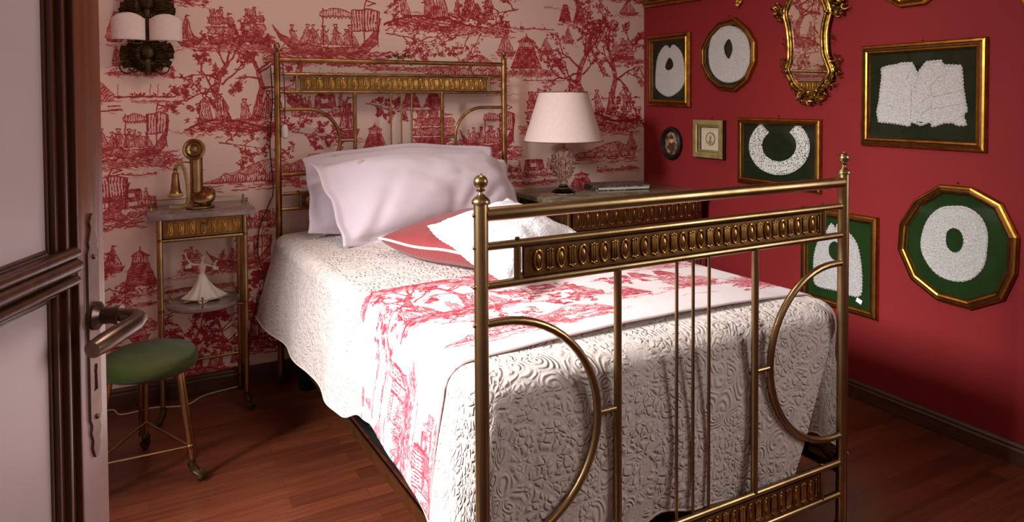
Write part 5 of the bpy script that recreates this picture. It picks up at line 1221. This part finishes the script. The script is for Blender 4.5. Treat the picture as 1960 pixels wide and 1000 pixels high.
# ---------------------------------------------------------------- carved gilt mirror
mi = thing('wall_mirror', 'carved rococo gilt mirror reflecting the toile wallpaper on the red wall', 'mirror', (WX, 2.09, 1.22))
gl = Y((1513, 10), (1509, 27), (1513, 45), (1516, 63), (1518, 90), (1517, 118), (1513, 132), (1518, 146), (1528, 163), (1544, 174), (1561, 174), (1577, 158), (1590, 140), (1585, 122), (1579, 105), (1577, 84), (1577, 62), (1580, 42), (1584, 24), (1580, 8), (1573, -6), (1562, -22), (1546, -28), (1530, -20))
gs = smoothpts(gl, 5)
q = MB(); q.v = [V3(p, .020) for p in gs]; q.f = [tuple(range(len(gs)))]; q.mi = [0]; q.build('mirror_glass', MIRROR, mi, smooth=False)
q = MB(); q.v = [V3(p, .017) for p in gs]+[V3(p, .0) for p in gs]; n_ = len(gs); q.f = [tuple(range(n_))]+[(i, (i+1) % n_, n_+(i+1) % n_, n_+i) for i in range(n_)]; q.mi = [0]*(n_+1); q.build('backing', DARKWOOD, mi, smooth=False)
CARV = noisy(mat('carved_giltwood', (190, 146, 66), .34, .95), (84, 54, 24), 34, .35, .62, .0012)
q = MB(); q.tube([V3(p, .022) for p in gs], .0085, 10, True); outg = inset(orient(gs), -.019)
q.tube([V3(p, .016) for p in outg], .008, 8, True); q.tube([V3(p, .012) for p in inset(orient(gs), -.010)], .009, 8, True); q.build('frame_moulding', CARV, mi)
rr = random.Random(3)
def rocaille(name, u, v, ry, rz, n, seed=0):
    cy, cz = yz(u, v, XW-.02); r_ = random.Random(seed); q = MB()
    for k in range(n):
        a = 2*PI*k/n+r_.uniform(-.3, .3); d = r_.uniform(.35, 1.0); y, z = cy+ry*d*math.cos(a), cz+rz*d*math.sin(a); s = min(ry, rz)*r_.uniform(.28, .5); sg = r_.choice((-1, 1)); turns = r_.uniform(3.8, 6.5); a0 = r_.uniform(0, 6.28)
        q.tube([V3((y+s*(1-i/16)*math.cos(a0+sg*turns*i/15), z+s*(1-i/16)*math.sin(a0+sg*turns*i/15)), .016+.012*math.sin(i/15*PI)+.006*r_.random()*0) for i in range(16)], [s*.10+s*.20*math.sin(PI*min(1, (i+1)/15)) for i in range(16)], 7)
    for k in range(n): a = r_.uniform(0, 6.28); d = r_.random(); q.ball(V3((cy+ry*d*.8*math.cos(a), cz+rz*d*.8*math.sin(a)), .022), min(ry, rz)*r_.uniform(.12, .22), 7)
    return q.build(name, CARV, mi)
for k, (u, v, a, b, n) in enumerate(((1490, 22, .040, .050, 13), (1502, 82, .014, .022, 5), (1501, 122, .024, .026, 8), (1505, 140, .022, .024, 7), (1517, 162, .024, .022, 7), (1551, 188, .060, .034, 20), (1530, 178, .03, .022, 8), (1574, 176, .034, .026, 9), (1602, 12, .048, .050, 14), (1592, 72, .014, .024, 5), (1598, 116, .026, .028, 9), (1601, 136, .022, .022, 8), (1588, 160, .026, .024, 8), (1545, -50, .09, .05, 22), (1510, -25, .035, .04, 8), (1590, -22, .035, .04, 8))):
    rocaille('carved_scroll', u, v, a, b, n, k+20)

# ---------------------------------------------------------------- daylight and added fills
S = bpy.context.scene
def area(name, loc, target, sx, sy, power, col, spread=180):
    l = bpy.data.lights.new(name, 'AREA'); l.shape = 'RECTANGLE'; l.size = sx; l.size_y = sy; l.energy = power; l.color = col; l.spread = math.radians(spread)
    o = bpy.data.objects.new(name, l); C.objects.link(o); o.location = loc; d = Vector(target)-Vector(loc); o.rotation_euler = d.to_track_quat('-Z', 'Y').to_euler(); return o
area('daylight_left_window', (-3.0, 1.35, 2.9), (1.1, 1.85, .60), 1.4, 1.3, P_L, (.96, .97, 1.0), SPREAD_L)
area('daylight_right_window', (WX+.35, -.2, 1.62), (1.0, 1.5, .75), 1.0, 1.3, P_F, (1.0, .96, .93), 150)
wd = bpy.data.worlds.new('sky'); S.world = wd; wd.use_nodes = True; nt = wd.node_tree; bg = nt.nodes['Background']; bg.inputs[0].default_value = (.75, .82, 1, 1); bg.inputs[1].default_value = .6
# fill light added behind the camera, no lamp known there
area('passage_fill', (.3, -1.0, 2.55), (.3, -.9, 0), .6, .6, P_P, (1.0, .86, .74), 180)
area('room_ceiling_fill', (1.0, 1.9, 2.66), (1.0, 1.9, 0), .5, .5, P_C, (1.0, .84, .72), 180)  # added warm fill from above, stands for no known ceiling lamp
S.view_settings.view_transform = 'Standard'; S.view_settings.look = 'None'; S.view_settings.gamma = 1; S.view_settings.exposure = EXPO; S.view_settings.use_curve_mapping = False
S.cycles.use_denoising = True; S.cycles.max_bounces = 8; S.cycles.diffuse_bounces = 4; S.cycles.glossy_bounces = 4; S.cycles.transmission_bounces = 8; S.cycles.transparent_max_bounces = 8
S.cycles.sample_clamp_indirect = 6; S.cycles.caustics_reflective = False; S.cycles.caustics_refractive = False
